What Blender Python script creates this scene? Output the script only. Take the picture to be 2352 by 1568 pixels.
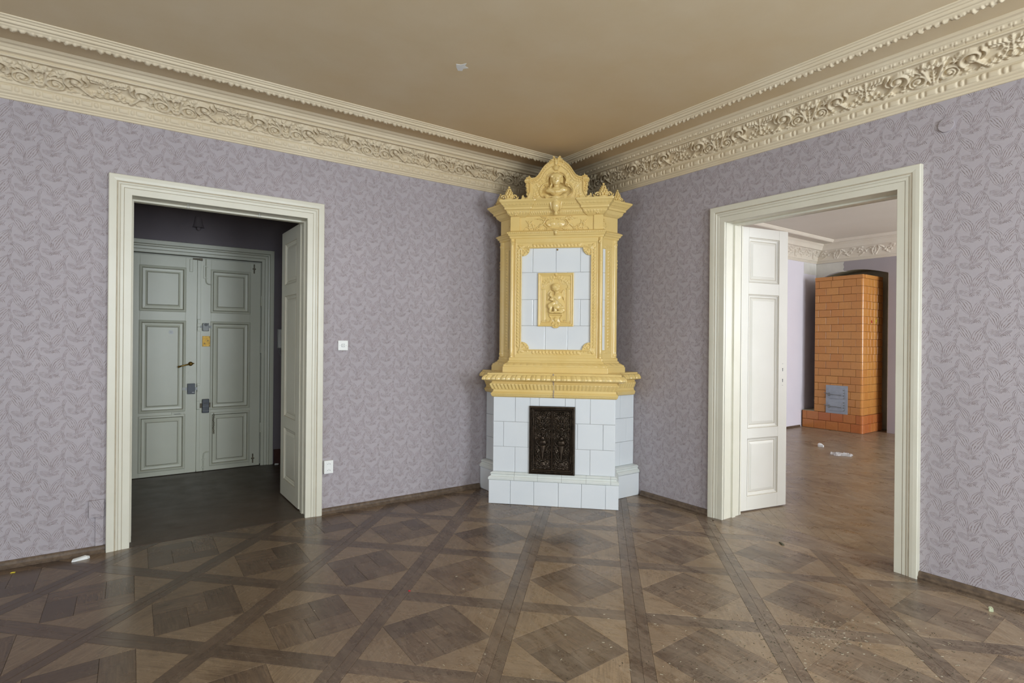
import bpy, math, random
import numpy as np
from mathutils import Matrix, Vector
random.seed(7); rng = np.random.default_rng(7)
PI = math.pi
scene = bpy.context.scene
for _o in list(bpy.data.objects): bpy.data.objects.remove(_o)
COL = scene.collection

# ------------------------------------------------------------------ camera
cam_d = bpy.data.cameras.new('camera'); cam = bpy.data.objects.new('camera', cam_d); COL.objects.link(cam)
R_ = Vector((0.81380379, -0.58106706, 0.00919079)); U_ = Vector((-0.00722979, 0.00569085, 0.99995767))
F_ = Vector((0.58109477, 0.81383579, -0.00043024))
cam.matrix_world = Matrix(((R_.x, U_.x, -F_.x, -3.96), (R_.y, U_.y, -F_.y, -4.53), (R_.z, U_.z, -F_.z, 1.4), (0, 0, 0, 1)))
cam_d.sensor_width = 36.0; cam_d.lens = 1286.0/2352*36; cam_d.clip_start = 0.05; cam_d.clip_end = 100
scene.camera = cam

# ------------------------------------------------------------------ world, lights, exposure
scene.view_settings.view_transform = 'Standard'; scene.view_settings.look = 'None'
scene.view_settings.gamma = 1.0; scene.view_settings.use_curve_mapping = False
scene.view_settings.exposure = 0.3
world = bpy.data.worlds.new('sky'); scene.world = world; world.use_nodes = True
bg = world.node_tree.nodes['Background']; bg.inputs[0].default_value = (0.62, 0.76, 1.0, 1); bg.inputs[1].default_value = 2.0

def window_light(name, loc, rot, sx, sy, power, color):
    d = bpy.data.lights.new(name, 'AREA'); d.shape = 'RECTANGLE'; d.size = sx; d.size_y = sy; d.energy = power; d.color = color
    o = bpy.data.objects.new(name, d); COL.objects.link(o); o.location = loc; o.rotation_euler = rot
    return o
DAY = (0.84, 0.93, 1.0)
# daylight falls in through the windows behind the camera (south side) and the one in the side wall
window_light('daylight', (-1.75, -6.93, 1.75), (PI/2-.28, 0, 0), 1.3, 1.9, 135, DAY)
window_light('daylight', (-4.30, -6.93, 1.75), (PI/2-.28, 0, 0), 1.3, 1.9, 115, DAY)
window_light('daylight', (-7.33, -3.0, 1.75), (PI/2, 0, -PI/2), 1.3, 1.9, 50, DAY)
window_light('daylight', (3.1, -6.13, 1.75), (PI/2-.2, 0, 0), 1.5, 1.9, 75, (.94, .97, 1.0))
window_light('daylight', (5.0, -6.13, 1.75), (PI/2-.1, 0, 0), 1.3, 1.9, 150, (.94, .97, 1.0))

# ------------------------------------------------------------------ node helper
class NG:
    def __init__(s, name):
        s.m = bpy.data.materials.new(name); s.m.use_nodes = True; s.t = s.m.node_tree; s.t.nodes.clear()
        s.out = s.t.nodes.new('ShaderNodeOutputMaterial'); s.b = s.t.nodes.new('ShaderNodeBsdfPrincipled')
        s.t.links.new(s.b.outputs[0], s.out.inputs[0])
    def n(s, typ, **kw):
        nd = s.t.nodes.new(typ)
        for k, v in kw.items(): setattr(nd, k, v)
        return nd
    def put(s, sock, v):
        if isinstance(v, bpy.types.NodeSocket): s.t.links.new(v, sock)
        elif v is not None: sock.default_value = v
    def math(s, op, a, b=None, c=None, clamp=False):
        nd = s.n('ShaderNodeMath', operation=op); nd.use_clamp = clamp
        s.put(nd.inputs[0], a); s.put(nd.inputs[1], b); s.put(nd.inputs[2], c); return nd.outputs[0]
    def coord(s, kind='Object'):
        return s.n('ShaderNodeTexCoord').outputs[kind]
    def geo(s, k='Position'):
        return s.n('ShaderNodeNewGeometry').outputs[k]
    def mapping(s, v, scale=(1, 1, 1), loc=(0, 0, 0), rot=(0, 0, 0)):
        nd = s.n('ShaderNodeMapping'); s.put(nd.inputs[0], v); nd.inputs[1].default_value = loc; nd.inputs[2].default_value = rot
        nd.inputs[3].default_value = scale; return nd.outputs[0]
    def noise(s, v, scale=5, detail=4, rough=.55, dist=0):
        nd = s.n('ShaderNodeTexNoise'); s.put(nd.inputs['Vector'], v); nd.inputs['Scale'].default_value = scale
        nd.inputs['Detail'].default_value = detail; nd.inputs['Roughness'].default_value = rough; nd.inputs['Distortion'].default_value = dist
        return nd.outputs[0]
    def ramp(s, f, stops):
        nd = s.n('ShaderNodeValToRGB'); s.put(nd.inputs[0], f); cr = nd.color_ramp
        while len(cr.elements) < len(stops): cr.elements.new(.5)
        for e, (p, c) in zip(cr.elements, stops): e.position = p; e.color = (c if len(c) == 4 else (*c, 1))
        return nd.outputs[0]
    def mix(s, f, a, b, mode='MIX'):
        nd = s.n('ShaderNodeMix', data_type='RGBA', blend_type=mode)
        s.put(nd.inputs[0], f); s.put(nd.inputs[6], a if isinstance(a, bpy.types.NodeSocket) else (*a, 1)[:4])
        s.put(nd.inputs[7], b if isinstance(b, bpy.types.NodeSocket) else (*b, 1)[:4]); return nd.outputs[2]
    def bump(s, h, strength=.3, dist=.01):
        nd = s.n('ShaderNodeBump'); nd.inputs['Strength'].default_value = strength; nd.inputs['Distance'].default_value = dist
        s.put(nd.inputs['Height'], h); s.t.links.new(nd.outputs[0], s.b.inputs['Normal'])
    def set(s, color=None, rough=None, metal=None, spec=None, coat=None):
        if color is not None: s.put(s.b.inputs['Base Color'], color if isinstance(color, bpy.types.NodeSocket) else (*color, 1)[:4])
        if rough is not None: s.put(s.b.inputs['Roughness'], rough)
        if metal is not None: s.b.inputs['Metallic'].default_value = metal
        if spec is not None: s.b.inputs['Specular IOR Level'].default_value = spec
        if coat is not None: s.b.inputs['Coat Weight'].default_value = coat; s.b.inputs['Coat Roughness'].default_value = .08
        return s.m

def srgb(r, g, b):
    f = lambda c: (c/255/12.92) if c/255 <= .04045 else ((c/255+.055)/1.055)**2.4
    return (f(r), f(g), f(b))

def speckled(name, c1, c2, rough=.5, scale=6, bump=.1, bdist=.002, bscale=40, spec=.5, coat=None, rand=0):
    g = NG(name); p = g.geo()
    f = g.noise(p, scale, 5)
    col = g.mix(g.math('MULTIPLY_ADD', f, 2.2, -.6, clamp=True), c1, c2)
    if rand:
        oi = g.n('ShaderNodeObjectInfo').outputs['Random']
        col = g.mix(g.math('MULTIPLY', oi, rand), col, tuple(x*.62 for x in c2))
    g.set(col, rough, spec=spec, coat=coat)
    if bump: g.bump(g.noise(p, bscale, 3), bump, bdist)
    return g.m

def wallpaper(name, axis, base, line, rough=.75, full=True):
    """embossed leaf wallpaper; axis 0 runs along x, 1 along y"""
    g = NG(name); p = g.geo(); sp = g.n('ShaderNodeSeparateXYZ'); g.put(sp.inputs[0], p)
    a = sp.outputs[axis]; z = sp.outputs[2]
    if axis == 1: a = g.math('MULTIPLY', a, -1.)
    wob = g.noise(p, 9, 2)
    a = g.math('ADD', a, g.math('MULTIPLY_ADD', wob, .034, -.017))
    PX, PZ = .131, .154
    u = g.math('DIVIDE', a, PX); colid = g.math('FLOOR', u)
    v = g.math('ADD', g.math('DIVIDE', z, PZ), g.math('MULTIPLY', g.math('FRACT', g.math('MULTIPLY', colid, .5)), .96))
    U = g.math('FRACT', u); V = g.math('FRACT', v)
    masks = []
    def leaf(cx, cz, ang, L, W, n, stretch=1.35):
        du = g.math('MULTIPLY', g.math('SUBTRACT', U, cx), PX)
        dv = g.math('SUBTRACT', V, cz)
        dv = g.math('MULTIPLY', g.math('SUBTRACT', g.math('FRACT', g.math('ADD', dv, .5)), .5), PZ)
        ca, sa = math.cos(ang), math.sin(ang)
        la = g.math('ADD', g.math('MULTIPLY', du, ca), g.math('MULTIPLY', dv, sa))
        lb = g.math('SUBTRACT', g.math('MULTIPLY', dv, ca), g.math('MULTIPLY', du, sa))
        lb = g.math('ADD', lb, g.math('MULTIPLY', g.math('MULTIPLY', la, la), stretch))
        t = g.math('DIVIDE', la, L); t2 = g.math('MULTIPLY', t, t)
        env = g.math('MULTIPLY', g.math('SUBTRACT', 1.0, t2), W)
        q = g.math('DIVIDE', g.math('ABSOLUTE', lb), g.math('MAXIMUM', env, .0008))
        fr = g.math('FRACT', g.math('MULTIPLY', q, n))
        ln = g.math('SMOOTH_MIN', g.math('ABSOLUTE', g.math('SUBTRACT', fr, .5)), 9., .01)
        wid = g.math('MULTIPLY', g.math('SUBTRACT', ln, .30), 8., clamp=True)    # 1 near the lines
        inside = g.math('MULTIPLY', g.math('SUBTRACT', 1.08, q), 9., clamp=True)
        end = g.math('MULTIPLY', g.math('SUBTRACT', 1.0, t2), 6., clamp=True)
        masks.append(g.math('MULTIPLY', g.math('MULTIPLY', wid, inside), end))
    def rings(cx, cz, R, n, up=True):
        du = g.math('MULTIPLY', g.math('SUBTRACT', U, cx), PX)
        dv = g.math('SUBTRACT', V, cz)
        dv = g.math('MULTIPLY', g.math('SUBTRACT', g.math('FRACT', g.math('ADD', dv, .5)), .5), PZ)
        r = g.math('SQRT', g.math('ADD', g.math('MULTIPLY', du, du), g.math('MULTIPLY', g.math('MULTIPLY', dv, dv), 1.5)))
        q = g.math('DIVIDE', r, R)
        fr = g.math('FRACT', g.math('MULTIPLY', q, n))
        wid = g.math('MULTIPLY', g.math('SUBTRACT', g.math('ABSOLUTE', g.math('SUBTRACT', fr, .5)), .30), 8., clamp=True)
        inside = g.math('MULTIPLY', g.math('SUBTRACT', 1.05, q), 9., clamp=True)
        hf = g.math('MULTIPLY', g.math('SUBTRACT', dv, .001), 300., clamp=True)
        masks.append(g.math('MULTIPLY', g.math('MULTIPLY', wid, inside), hf))
    leaf(.62, .46, math.radians(61), .068, .0225, 2.0, 2.4)
    leaf(.20, .56, math.radians(119), .060, .0215, 2.0, -2.4)
    leaf(.20, .03, math.radians(152), .040, .0150, 2.0, -4)
    leaf(.90, .90, math.radians(66), .034, .0110, 1.5, 3)
    leaf(.40, .22, math.radians(82), .030, .0100, 1.5, -3)
    leaf(.92, .42, math.radians(104), .046, .0105, 1.5, -2)
    leaf(.58, .02, math.radians(38), .026, .0100, 1.5, 3)
    rings(.52, .90, .030, 3.6)
    rings(.90, .16, .022, 3.0)
    m = masks[0]
    for k in masks[1:]: m = g.math('MAXIMUM', m, k)
    brk = g.math('MULTIPLY_ADD', g.noise(p, 60, 3), 4.0, -1.35, clamp=True)
    m = g.math('MULTIPLY', m, brk)
    mott = g.noise(p, 1.3, 4)
    colr = g.mix(g.math('MULTIPLY_ADD', mott, 1.6, -.3, clamp=True), tuple(x*.93 for x in base), tuple(min(1, x*1.06) for x in base))
    colr = g.mix(g.math('MULTIPLY', m, .70), colr, line)
    g.set(colr, rough, spec=.3)
    h = g.math('ADD', g.math('MULTIPLY', m, -1.), g.math('MULTIPLY', g.noise(p, 130, 2), .45))
    g.bump(h, .7, .0022)
    return g.m

LILAC = srgb(173, 165, 168)
M = {}
M['paper_x'] = wallpaper('lilac_leaf_wallpaper', 0, LILAC, srgb(126, 106, 96))
M['paper_y'] = wallpaper('lilac_leaf_wallpaper_side', 1, LILAC, srgb(122, 102, 94))
M['hall_paper'] = speckled('dull_violet_wallpaper', srgb(128, 120, 126), srgb(140, 132, 136), .8, 2, .25, .002, 60, spec=.2)
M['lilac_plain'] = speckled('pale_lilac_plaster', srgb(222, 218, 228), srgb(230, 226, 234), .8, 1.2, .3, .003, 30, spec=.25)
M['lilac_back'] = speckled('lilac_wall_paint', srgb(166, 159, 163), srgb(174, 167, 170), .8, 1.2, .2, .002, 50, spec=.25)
M['bare_plaster'] = speckled('bare_patched_plaster', srgb(212, 210, 202), srgb(222, 220, 212), .85, 9, .5, .004, 25, spec=.2)
M['soot'] = speckled('sooty_niche_plaster', srgb(176, 166, 140), srgb(192, 182, 156), .9, 3, .4, .004, 30, spec=.1)
def stained_shaded(name, c1, c2, warm, soot, rough, bs, r_warm=2.6, r_soot_shade=.62):
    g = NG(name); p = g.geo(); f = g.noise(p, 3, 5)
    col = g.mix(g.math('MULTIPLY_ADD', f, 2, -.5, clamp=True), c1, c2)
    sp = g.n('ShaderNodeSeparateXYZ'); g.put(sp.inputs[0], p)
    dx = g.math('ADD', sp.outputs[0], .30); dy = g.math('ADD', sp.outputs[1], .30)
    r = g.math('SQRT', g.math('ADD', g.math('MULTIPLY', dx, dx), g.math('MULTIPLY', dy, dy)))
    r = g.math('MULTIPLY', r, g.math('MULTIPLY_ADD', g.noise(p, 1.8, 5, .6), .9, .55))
    wm = g.math('SUBTRACT', 1., g.math('DIVIDE', r, r_warm), clamp=True); st = g.math('SUBTRACT', 1., g.math('DIVIDE', r, r_soot_shade), clamp=True)
    col = g.mix(g.math('MULTIPLY', wm, .8), col, warm); col = g.mix(g.math('MULTIPLY', g.math('POWER', st, .8), .85), col, soot)  # soot plus corner shade, both put into the colour near the stove
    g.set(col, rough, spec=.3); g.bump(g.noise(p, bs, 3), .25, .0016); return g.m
M['ceiling'] = speckled('tan_ceiling_paint', srgb(216, 192, 152), srgb(222, 201, 166), .8, .9, .25, .002, 45, spec=.25)
M['ceiling'] = stained_shaded('tan_ceiling_paint_smoke_stain_and_shade', srgb(214, 194, 158), srgb(220, 203, 172), srgb(210, 176, 122), srgb(112, 92, 68), .8, 45)
M['ceiling_b'] = speckled('grey_cream_ceiling_paint', srgb(214, 206, 190), srgb(220, 213, 198), .8, .9, .2, .002, 45, spec=.25)
M['stucco_plain'] = speckled('cream_painted_stucco', srgb(224, 206, 172), srgb(230, 214, 184), .55, 5, .25, .0015, 70, spec=.4)
M['stucco'] = stained_shaded('cream_stucco_soot_and_shade_by_the_stove', srgb(214, 198, 168), srgb(222, 208, 180), srgb(208, 186, 148), srgb(100, 92, 76), .55, 70, 2.2, .80)
M['stucco_b'] = speckled('pale_painted_stucco', srgb(222, 212, 194), srgb(228, 220, 204), .6, 5, .25, .0015, 70, spec=.4)
M['paint'] = speckled('ivory_gloss_paint', srgb(210, 205, 186), srgb(218, 214, 197), .36, 3, .12, .001, 30, spec=.5)
M['paint_white'] = speckled('white_gloss_paint', srgb(216, 212, 200), srgb(222, 218, 208), .5, 3, .12, .001, 30, spec=.5)
M['paint_entry'] = speckled('grey_green_gloss_paint', srgb(204, 204, 184), srgb(212, 212, 194), .35, 2.2, .15, .001, 30, spec=.5)
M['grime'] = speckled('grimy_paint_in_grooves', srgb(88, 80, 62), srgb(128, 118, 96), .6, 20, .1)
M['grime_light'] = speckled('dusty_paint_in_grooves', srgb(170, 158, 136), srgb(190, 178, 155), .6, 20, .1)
M['glaze_y'] = speckled('yellow_majolica_glaze', srgb(224, 193, 120), srgb(230, 203, 137), .2, 4, .15, .001, 60, spec=.55)
M['glaze_w'] = speckled('white_tile_glaze', srgb(222, 226, 228), srgb(228, 231, 232), .12, 3, .05, .001, 12, spec=.5)
M['glaze_wm'] = speckled('white_moulding_glaze', srgb(214, 218, 212), srgb(224, 227, 222), .16, 8, .1, .001, 30, spec=.5)
M['grout'] = speckled('dark_tile_joint', srgb(150, 138, 132), srgb(170, 158, 150), .9, 30, .1)
M['iron'] = speckled('cast_iron_door', srgb(52, 44, 36), srgb(80, 68, 55), .27, 30, .3, .002, 90, spec=.6); M['iron'].node_tree.nodes['Principled BSDF'].inputs['Metallic'].default_value = .75
M['steel'] = speckled('galvanised_door', srgb(150, 158, 166), srgb(168, 176, 184), .4, 12, .1); M['steel'].node_tree.nodes['Principled BSDF'].inputs['Metallic'].default_value = .35
M['brass'] = speckled('brass', srgb(128, 98, 44), srgb(170, 138, 70), .45, 60, .3); M['brass'].node_tree.nodes['Principled BSDF'].inputs['Metallic'].default_value = .85
M['dark_metal'] = speckled('dark_lock_case', srgb(44, 50, 58), srgb(60, 66, 74), .4, 12, .1)
M['grey_metal'] = speckled('grey_lock_case', srgb(110, 112, 108), srgb(130, 132, 128), .35, 12, .1)
M['black'] = speckled('black_plastic', srgb(16, 15, 14), srgb(24, 22, 20), .4, 12, 0)
M['plastic'] = speckled('white_plastic', srgb(232, 232, 226), srgb(236, 236, 232), .35, 3, 0)
M['plastic_grey'] = speckled('grey_plastic', srgb(168, 170, 170), srgb(176, 178, 178), .4, 3, 0)
M['paper'] = speckled('white_paper', srgb(236, 236, 232), srgb(226, 228, 226), .7, 30, 0)
M['base_wood'] = speckled('dark_skirting_wood', srgb(72, 58, 46), srgb(112, 94, 76), .55, 34, .3, .001, 60)
M['base_red'] = speckled('dark_red_skirting', srgb(64, 34, 26), srgb(80, 44, 34), .5, 12, .1)
M['lead'] = speckled('red_marker_wax', srgb(176, 26, 40), srgb(190, 36, 50), .5, 12, 0)
M['yellow_wax'] = speckled('yellow_marker_wax', srgb(212, 190, 40), srgb(220, 200, 60), .5, 12, 0)
M['pebble'] = speckled('pale_green_crumb', srgb(170, 176, 140), srgb(196, 200, 168), .7, 90, .3)
M['screw'] = speckled('dull_wire', srgb(120, 112, 96), srgb(150, 142, 126), .5, 12, 0)
M['chip'] = speckled('pale_wood_splinters', srgb(176, 166, 140), srgb(196, 188, 166), .7, 90, 0)
M['chip_dark'] = speckled('dark_wood_splinters', srgb(60, 62, 44), srgb(90, 84, 62), .7, 90, 0)

def glazed_brick(name, c1, c2):
    g = NG(name); oi = g.n('ShaderNodeObjectInfo').outputs['Random']; p = g.geo()
    col = g.mix(oi, c1, c2); col = g.mix(g.math('MULTIPLY_ADD', g.noise(p, 30, 3), .6, -.1, clamp=True), col, tuple(x*.78 for x in c1))
    g.set(col, .2, spec=.5); g.bump(g.noise(p, 25, 2), .06, .003); return g.m
M['brick'] = glazed_brick('ochre_glazed_tile', srgb(196, 132, 68), srgb(206, 146, 78))
M['brick_red'] = glazed_brick('russet_glazed_tile', srgb(184, 104, 58), srgb(198, 132, 70))
M['mortar'] = speckled('brown_stove_joint', srgb(96, 62, 36), srgb(116, 78, 46), .9, 30, .1)

def wood(name, c1, c2, wear=.66, shine=.25):
    g = NG(name); oi = g.n('ShaderNodeObjectInfo').outputs['Random']; isl = g.geo('Random Per Island')
    r = g.math('FRACT', g.math('ADD', oi, isl))
    oc = g.n('ShaderNodeVectorMath', operation='ADD'); g.put(oc.inputs[0], g.coord('Object'))
    cx = g.n('ShaderNodeCombineXYZ'); g.put(cx.inputs[0], g.math('MULTIPLY', r, 37.)); g.put(cx.inputs[1], g.math('MULTIPLY', r, 11.)); g.put(oc.inputs[1], cx.outputs[0])
    gr = g.noise(g.mapping(oc.outputs[0], (5, 70, 5)), 1.4, 6, .65, .6)
    gr2 = g.noise(g.mapping(oc.outputs[0], (14, 200, 14)), 1.0, 3, .6)
    col = g.mix(r, c1, c2)
    col = g.mix(g.math('MULTIPLY_ADD', gr, 2.4, -.85, clamp=True), col, tuple(x*.60 for x in c1))
    col = g.mix(g.math('MULTIPLY', g.math('MULTIPLY_ADD', gr2, 3, -1.4, clamp=True), .45), col, tuple(x*.45 for x in c1))
    p = g.geo()
    big = g.noise(p, .9, 6, .65, .5); scr = g.noise(g.mapping(p, (26, 5, 1), rot=(0, 0, .5)), 3, 7, .75, 1.2)
    scr2 = g.noise(g.mapping(p, (4, 22, 1), rot=(0, 0, -.25)), 4, 7, .75, 1.5)
    dust = g.math('MULTIPLY', g.math('MULTIPLY_ADD', big, 5., -1.9, clamp=True), g.math('MULTIPLY_ADD', g.math('MAXIMUM', scr, scr2), 5.5, -2.75, clamp=True))
    sx = g.n('ShaderNodeSeparateXYZ'); g.put(sx.inputs[0], p); kk = g.math('SUBTRACT', sx.outputs[0], sx.outputs[1])
    kk = g.math('MULTIPLY_ADD', kk, .22, .62, clamp=True)          # rises to the right: more dust there, darker colour to the left
    film = g.math('MULTIPLY', kk, g.math('MULTIPLY_ADD', g.noise(g.mapping(p, (9, 2.5, 1), rot=(0, 0, .35)), 1.4, 8, .78, .8), 4.5, -1.75, clamp=True))
    dust = g.math('MAXIMUM', g.math('MULTIPLY', dust, kk), g.math('MULTIPLY', film, .55))
    col = g.mix(g.math('SUBTRACT', .42, g.math('MULTIPLY', kk, .55), clamp=True), col, srgb(60, 48, 40))
    col = g.mix(g.math('MULTIPLY', dust, wear), col, srgb(190, 172, 150))
    fine = g.noise(g.mapping(p, (1, 1, 1)), 85, 4, .7)
    col = g.mix(g.math('MULTIPLY', g.math('MULTIPLY_ADD', fine, 4, -2.1, clamp=True), .5), col, srgb(78, 62, 48))
    stain = g.math('MULTIPLY_ADD', g.noise(p, 2.1, 8, .72, .6), 6, -3.2, clamp=True)
    col = g.mix(g.math('MULTIPLY', stain, .5), col, srgb(62, 48, 38))
    rr = g.math('ADD', g.math('MULTIPLY_ADD', g.noise(p, 6, 5), .26, shine-.13), g.math('MULTIPLY', dust, .2))
    g.set(col, rr, spec=.45)
    g.bump(g.math('ADD', gr, g.math('MULTIPLY', dust, .5)), .12, .0015)
    return g.m
M['w_light'] = wood('light_oak_parquet', srgb(132, 108, 82), srgb(158, 133, 104))
M['w_dark'] = wood('dark_oak_parquet', srgb(86, 67, 51), srgb(134, 109, 84))
M['w_strip'] = wood('brown_oak_border', srgb(94, 75, 59), srgb(114, 92, 73))
M['w_hall'] = wood('dark_hall_boards', srgb(84, 68, 54), srgb(96, 78, 62), .25, .42)
M['w_b'] = wood('worn_brown_boards', srgb(122, 99, 70), srgb(138, 114, 84), .7, .27)
M['gap'] = speckled('dark_floor_joint', srgb(66, 53, 42), srgb(80, 65, 52), .9, 30, 0)

# ------------------------------------------------------------------ object helpers
def add(o, parent=None):
    COL.objects.link(o)
    if parent is not None: o.parent = parent
    return o
def mesh_np(name, verts, faces, mats, parent=None, smooth=False, midx=None):
    """verts (n,3); faces: array (m,4)/(m,3) or list of lists"""
    me = bpy.data.meshes.new(name)
    verts = np.asarray(verts, dtype=np.float32)
    if isinstance(faces, np.ndarray):
        m, k = faces.shape
        me.vertices.add(len(verts)); me.vertices.foreach_set('co', verts.ravel())
        me.loops.add(m*k); me.loops.foreach_set('vertex_index', faces.astype(np.int32).ravel())
        me.polygons.add(m); me.polygons.foreach_set('loop_start', np.arange(0, m*k, k, dtype=np.int32))
        me.update(calc_edges=True)
    else:
        me.from_pydata(verts.tolist(), [], faces); me.update()
    for mt in (mats if isinstance(mats, (list, tuple)) else [mats]): me.materials.append(mt)
    n = len(me.polygons)
    if midx is not None: me.polygons.foreach_set('material_index', np.asarray(midx, dtype=np.int32)[:n])
    if smooth: me.polygons.foreach_set('use_smooth', np.ones(n, dtype=bool))
    me.validate(); me.update()
    return add(bpy.data.objects.new(name, me), parent)
def empty(name, loc=(0, 0, 0), rz=0, parent=None):
    o = bpy.data.objects.new(name, None); o.location = loc; o.rotation_euler = (0, 0, rz); o.empty_display_size = .1
    return add(o, parent)
def tag(o, label, cat, group=None, kind=None):
    o['label'] = label; o['category'] = cat
    if group: o['group'] = group
    if kind: o['kind'] = kind
    return o
def struct(o, label=None):
    o['kind'] = 'structure'
    if label: o['label'] = label
    return o

class MB:
    def __init__(s): s.v = []; s.f = []; s.m = []
    def add(s, vs, fs, mi=0):
        b = len(s.v); s.v += [tuple(map(float, q)) for q in vs]
        s.f += [[i+b for i in q] for q in fs]; s.m += [mi]*len(fs); return s
    def box(s, x0, x1, y0, y1, z0, z1, mi=0):
        if x0 > x1: x0, x1 = x1, x0
        if y0 > y1: y0, y1 = y1, y0
        vs = [(x, y, z) for z in (z0, z1) for y in (y0, y1) for x in (x0, x1)]
        return s.add(vs, [[0, 2, 3, 1], [4, 5, 7, 6], [0, 1, 5, 4], [2, 6, 7, 3], [0, 4, 6, 2], [1, 3, 7, 5]], mi)
    def tube(s, pts, rad, n=8, mi=0):
        pts = [Vector(p) for p in pts]; N = len(pts)
        rad = rad if isinstance(rad, (list, tuple)) else [rad]*N
        vs = []; up = Vector((0, 0, 1))
        for i, p in enumerate(pts):
            d = (pts[min(i+1, N-1)]-pts[max(i-1, 0)]).normalized()
            if abs(d.z) > .95: up = Vector((0, 1, 0)) if i == 0 else up
            a = d.cross(up)
            if a.length < 1e-4: a = d.cross(Vector((1, 0, 0)))
            a.normalize(); b = a.cross(d)
            for k in range(n):
                t = 2*PI*k/n; vs.append(p+(a*math.cos(t)+b*math.sin(t))*rad[i])
        fs = [[i*n+k, i*n+(k+1) % n, (i+1)*n+(k+1) % n, (i+1)*n+k] for i in range(N-1) for k in range(n)]
        fs += [list(range(n))[::-1], [(N-1)*n+k for k in range(n)]]
        return s.add(vs, fs, mi)
    def cyl(s, c, axis, r, h, n=20, mi=0, r2=None):
        c = Vector(c); ax = Vector(axis).normalized()
        return s.tube([c, c+ax*h], [r, r if r2 is None else r2], n, mi)
    def ball(s, c, r, sc=(1, 1, 1), n=8, mi=0, rot=None):
        vs = []; m = n//2+1
        for i in range(1, m):
            ph = PI*i/m
            for k in range(n):
                t = 2*PI*k/n; q = Vector((math.sin(ph)*math.cos(t)*r*sc[0], math.sin(ph)*math.sin(t)*r*sc[1], math.cos(ph)*r*sc[2]))
                if rot is not None: q = rot @ q
                vs.append(Vector(c)+q)
        a = Vector((0, 0, r*sc[2])); b = -a
        if rot is not None: a = rot @ a; b = rot @ b
        vs += [Vector(c)+a, Vector(c)+b]; L = (m-1)*n
        fs = [[i*n+k, (i+1)*n+k, (i+1)*n+(k+1) % n, i*n+(k+1) % n] for i in range(m-2) for k in range(n)]
        fs += [[L, k, (k+1) % n] for k in range(n)] + [[L+1, (m-2)*n+(k+1) % n, (m-2)*n+k] for k in range(n)]
        return s.add(vs, fs, mi)
    def prism(s, poly, z0, z1, mi=0):
        n = len(poly); vs = [(x, y, z0) for x, y in poly]+[(x, y, z1) for x, y in poly]
        return s.add(vs, [list(range(n))[::-1], list(range(n, 2*n))]+[[i, (i+1) % n, n+(i+1) % n, n+i] for i in range(n)], mi)
    def rings(s, rects, cap=True, mis=None):
        """nested rectangles [(x0,x1,z0,z1,y)] stepping inwards in a plane y=const"""
        vs = []
        for (x0, x1, z0, z1, y) in rects: vs += [(x0, y, z0), (x1, y, z0), (x1, y, z1), (x0, y, z1)]
        b = len(s.v); s.v += vs
        for i in range(len(rects)-1):
            for k in range(4):
                s.f.append([b+i*4+k, b+i*4+(k+1) % 4, b+(i+1)*4+(k+1) % 4, b+(i+1)*4+k]); s.m.append(mis[i] if mis else 0)
        if cap: s.f.append([b+(len(rects)-1)*4+k for k in range(4)]); s.m.append(0)
        return s
    def build(s, name, mats, parent=None, smooth=False, bevel=0):
        me = bpy.data.meshes.new(name); me.from_pydata(s.v, [], s.f)
        for mt in (mats if isinstance(mats, (list, tuple)) else [mats]): me.materials.append(mt)
        me.polygons.foreach_set('material_index', s.m)
        if smooth: me.polygons.foreach_set('use_smooth', [True]*len(s.f))
        me.update()
        o = add(bpy.data.objects.new(name, me), parent)
        if bevel:
            b = o.modifiers.new('bevel', 'BEVEL'); b.width = bevel; b.segments = 2; b.limit_method = 'ANGLE'
        return o

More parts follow.
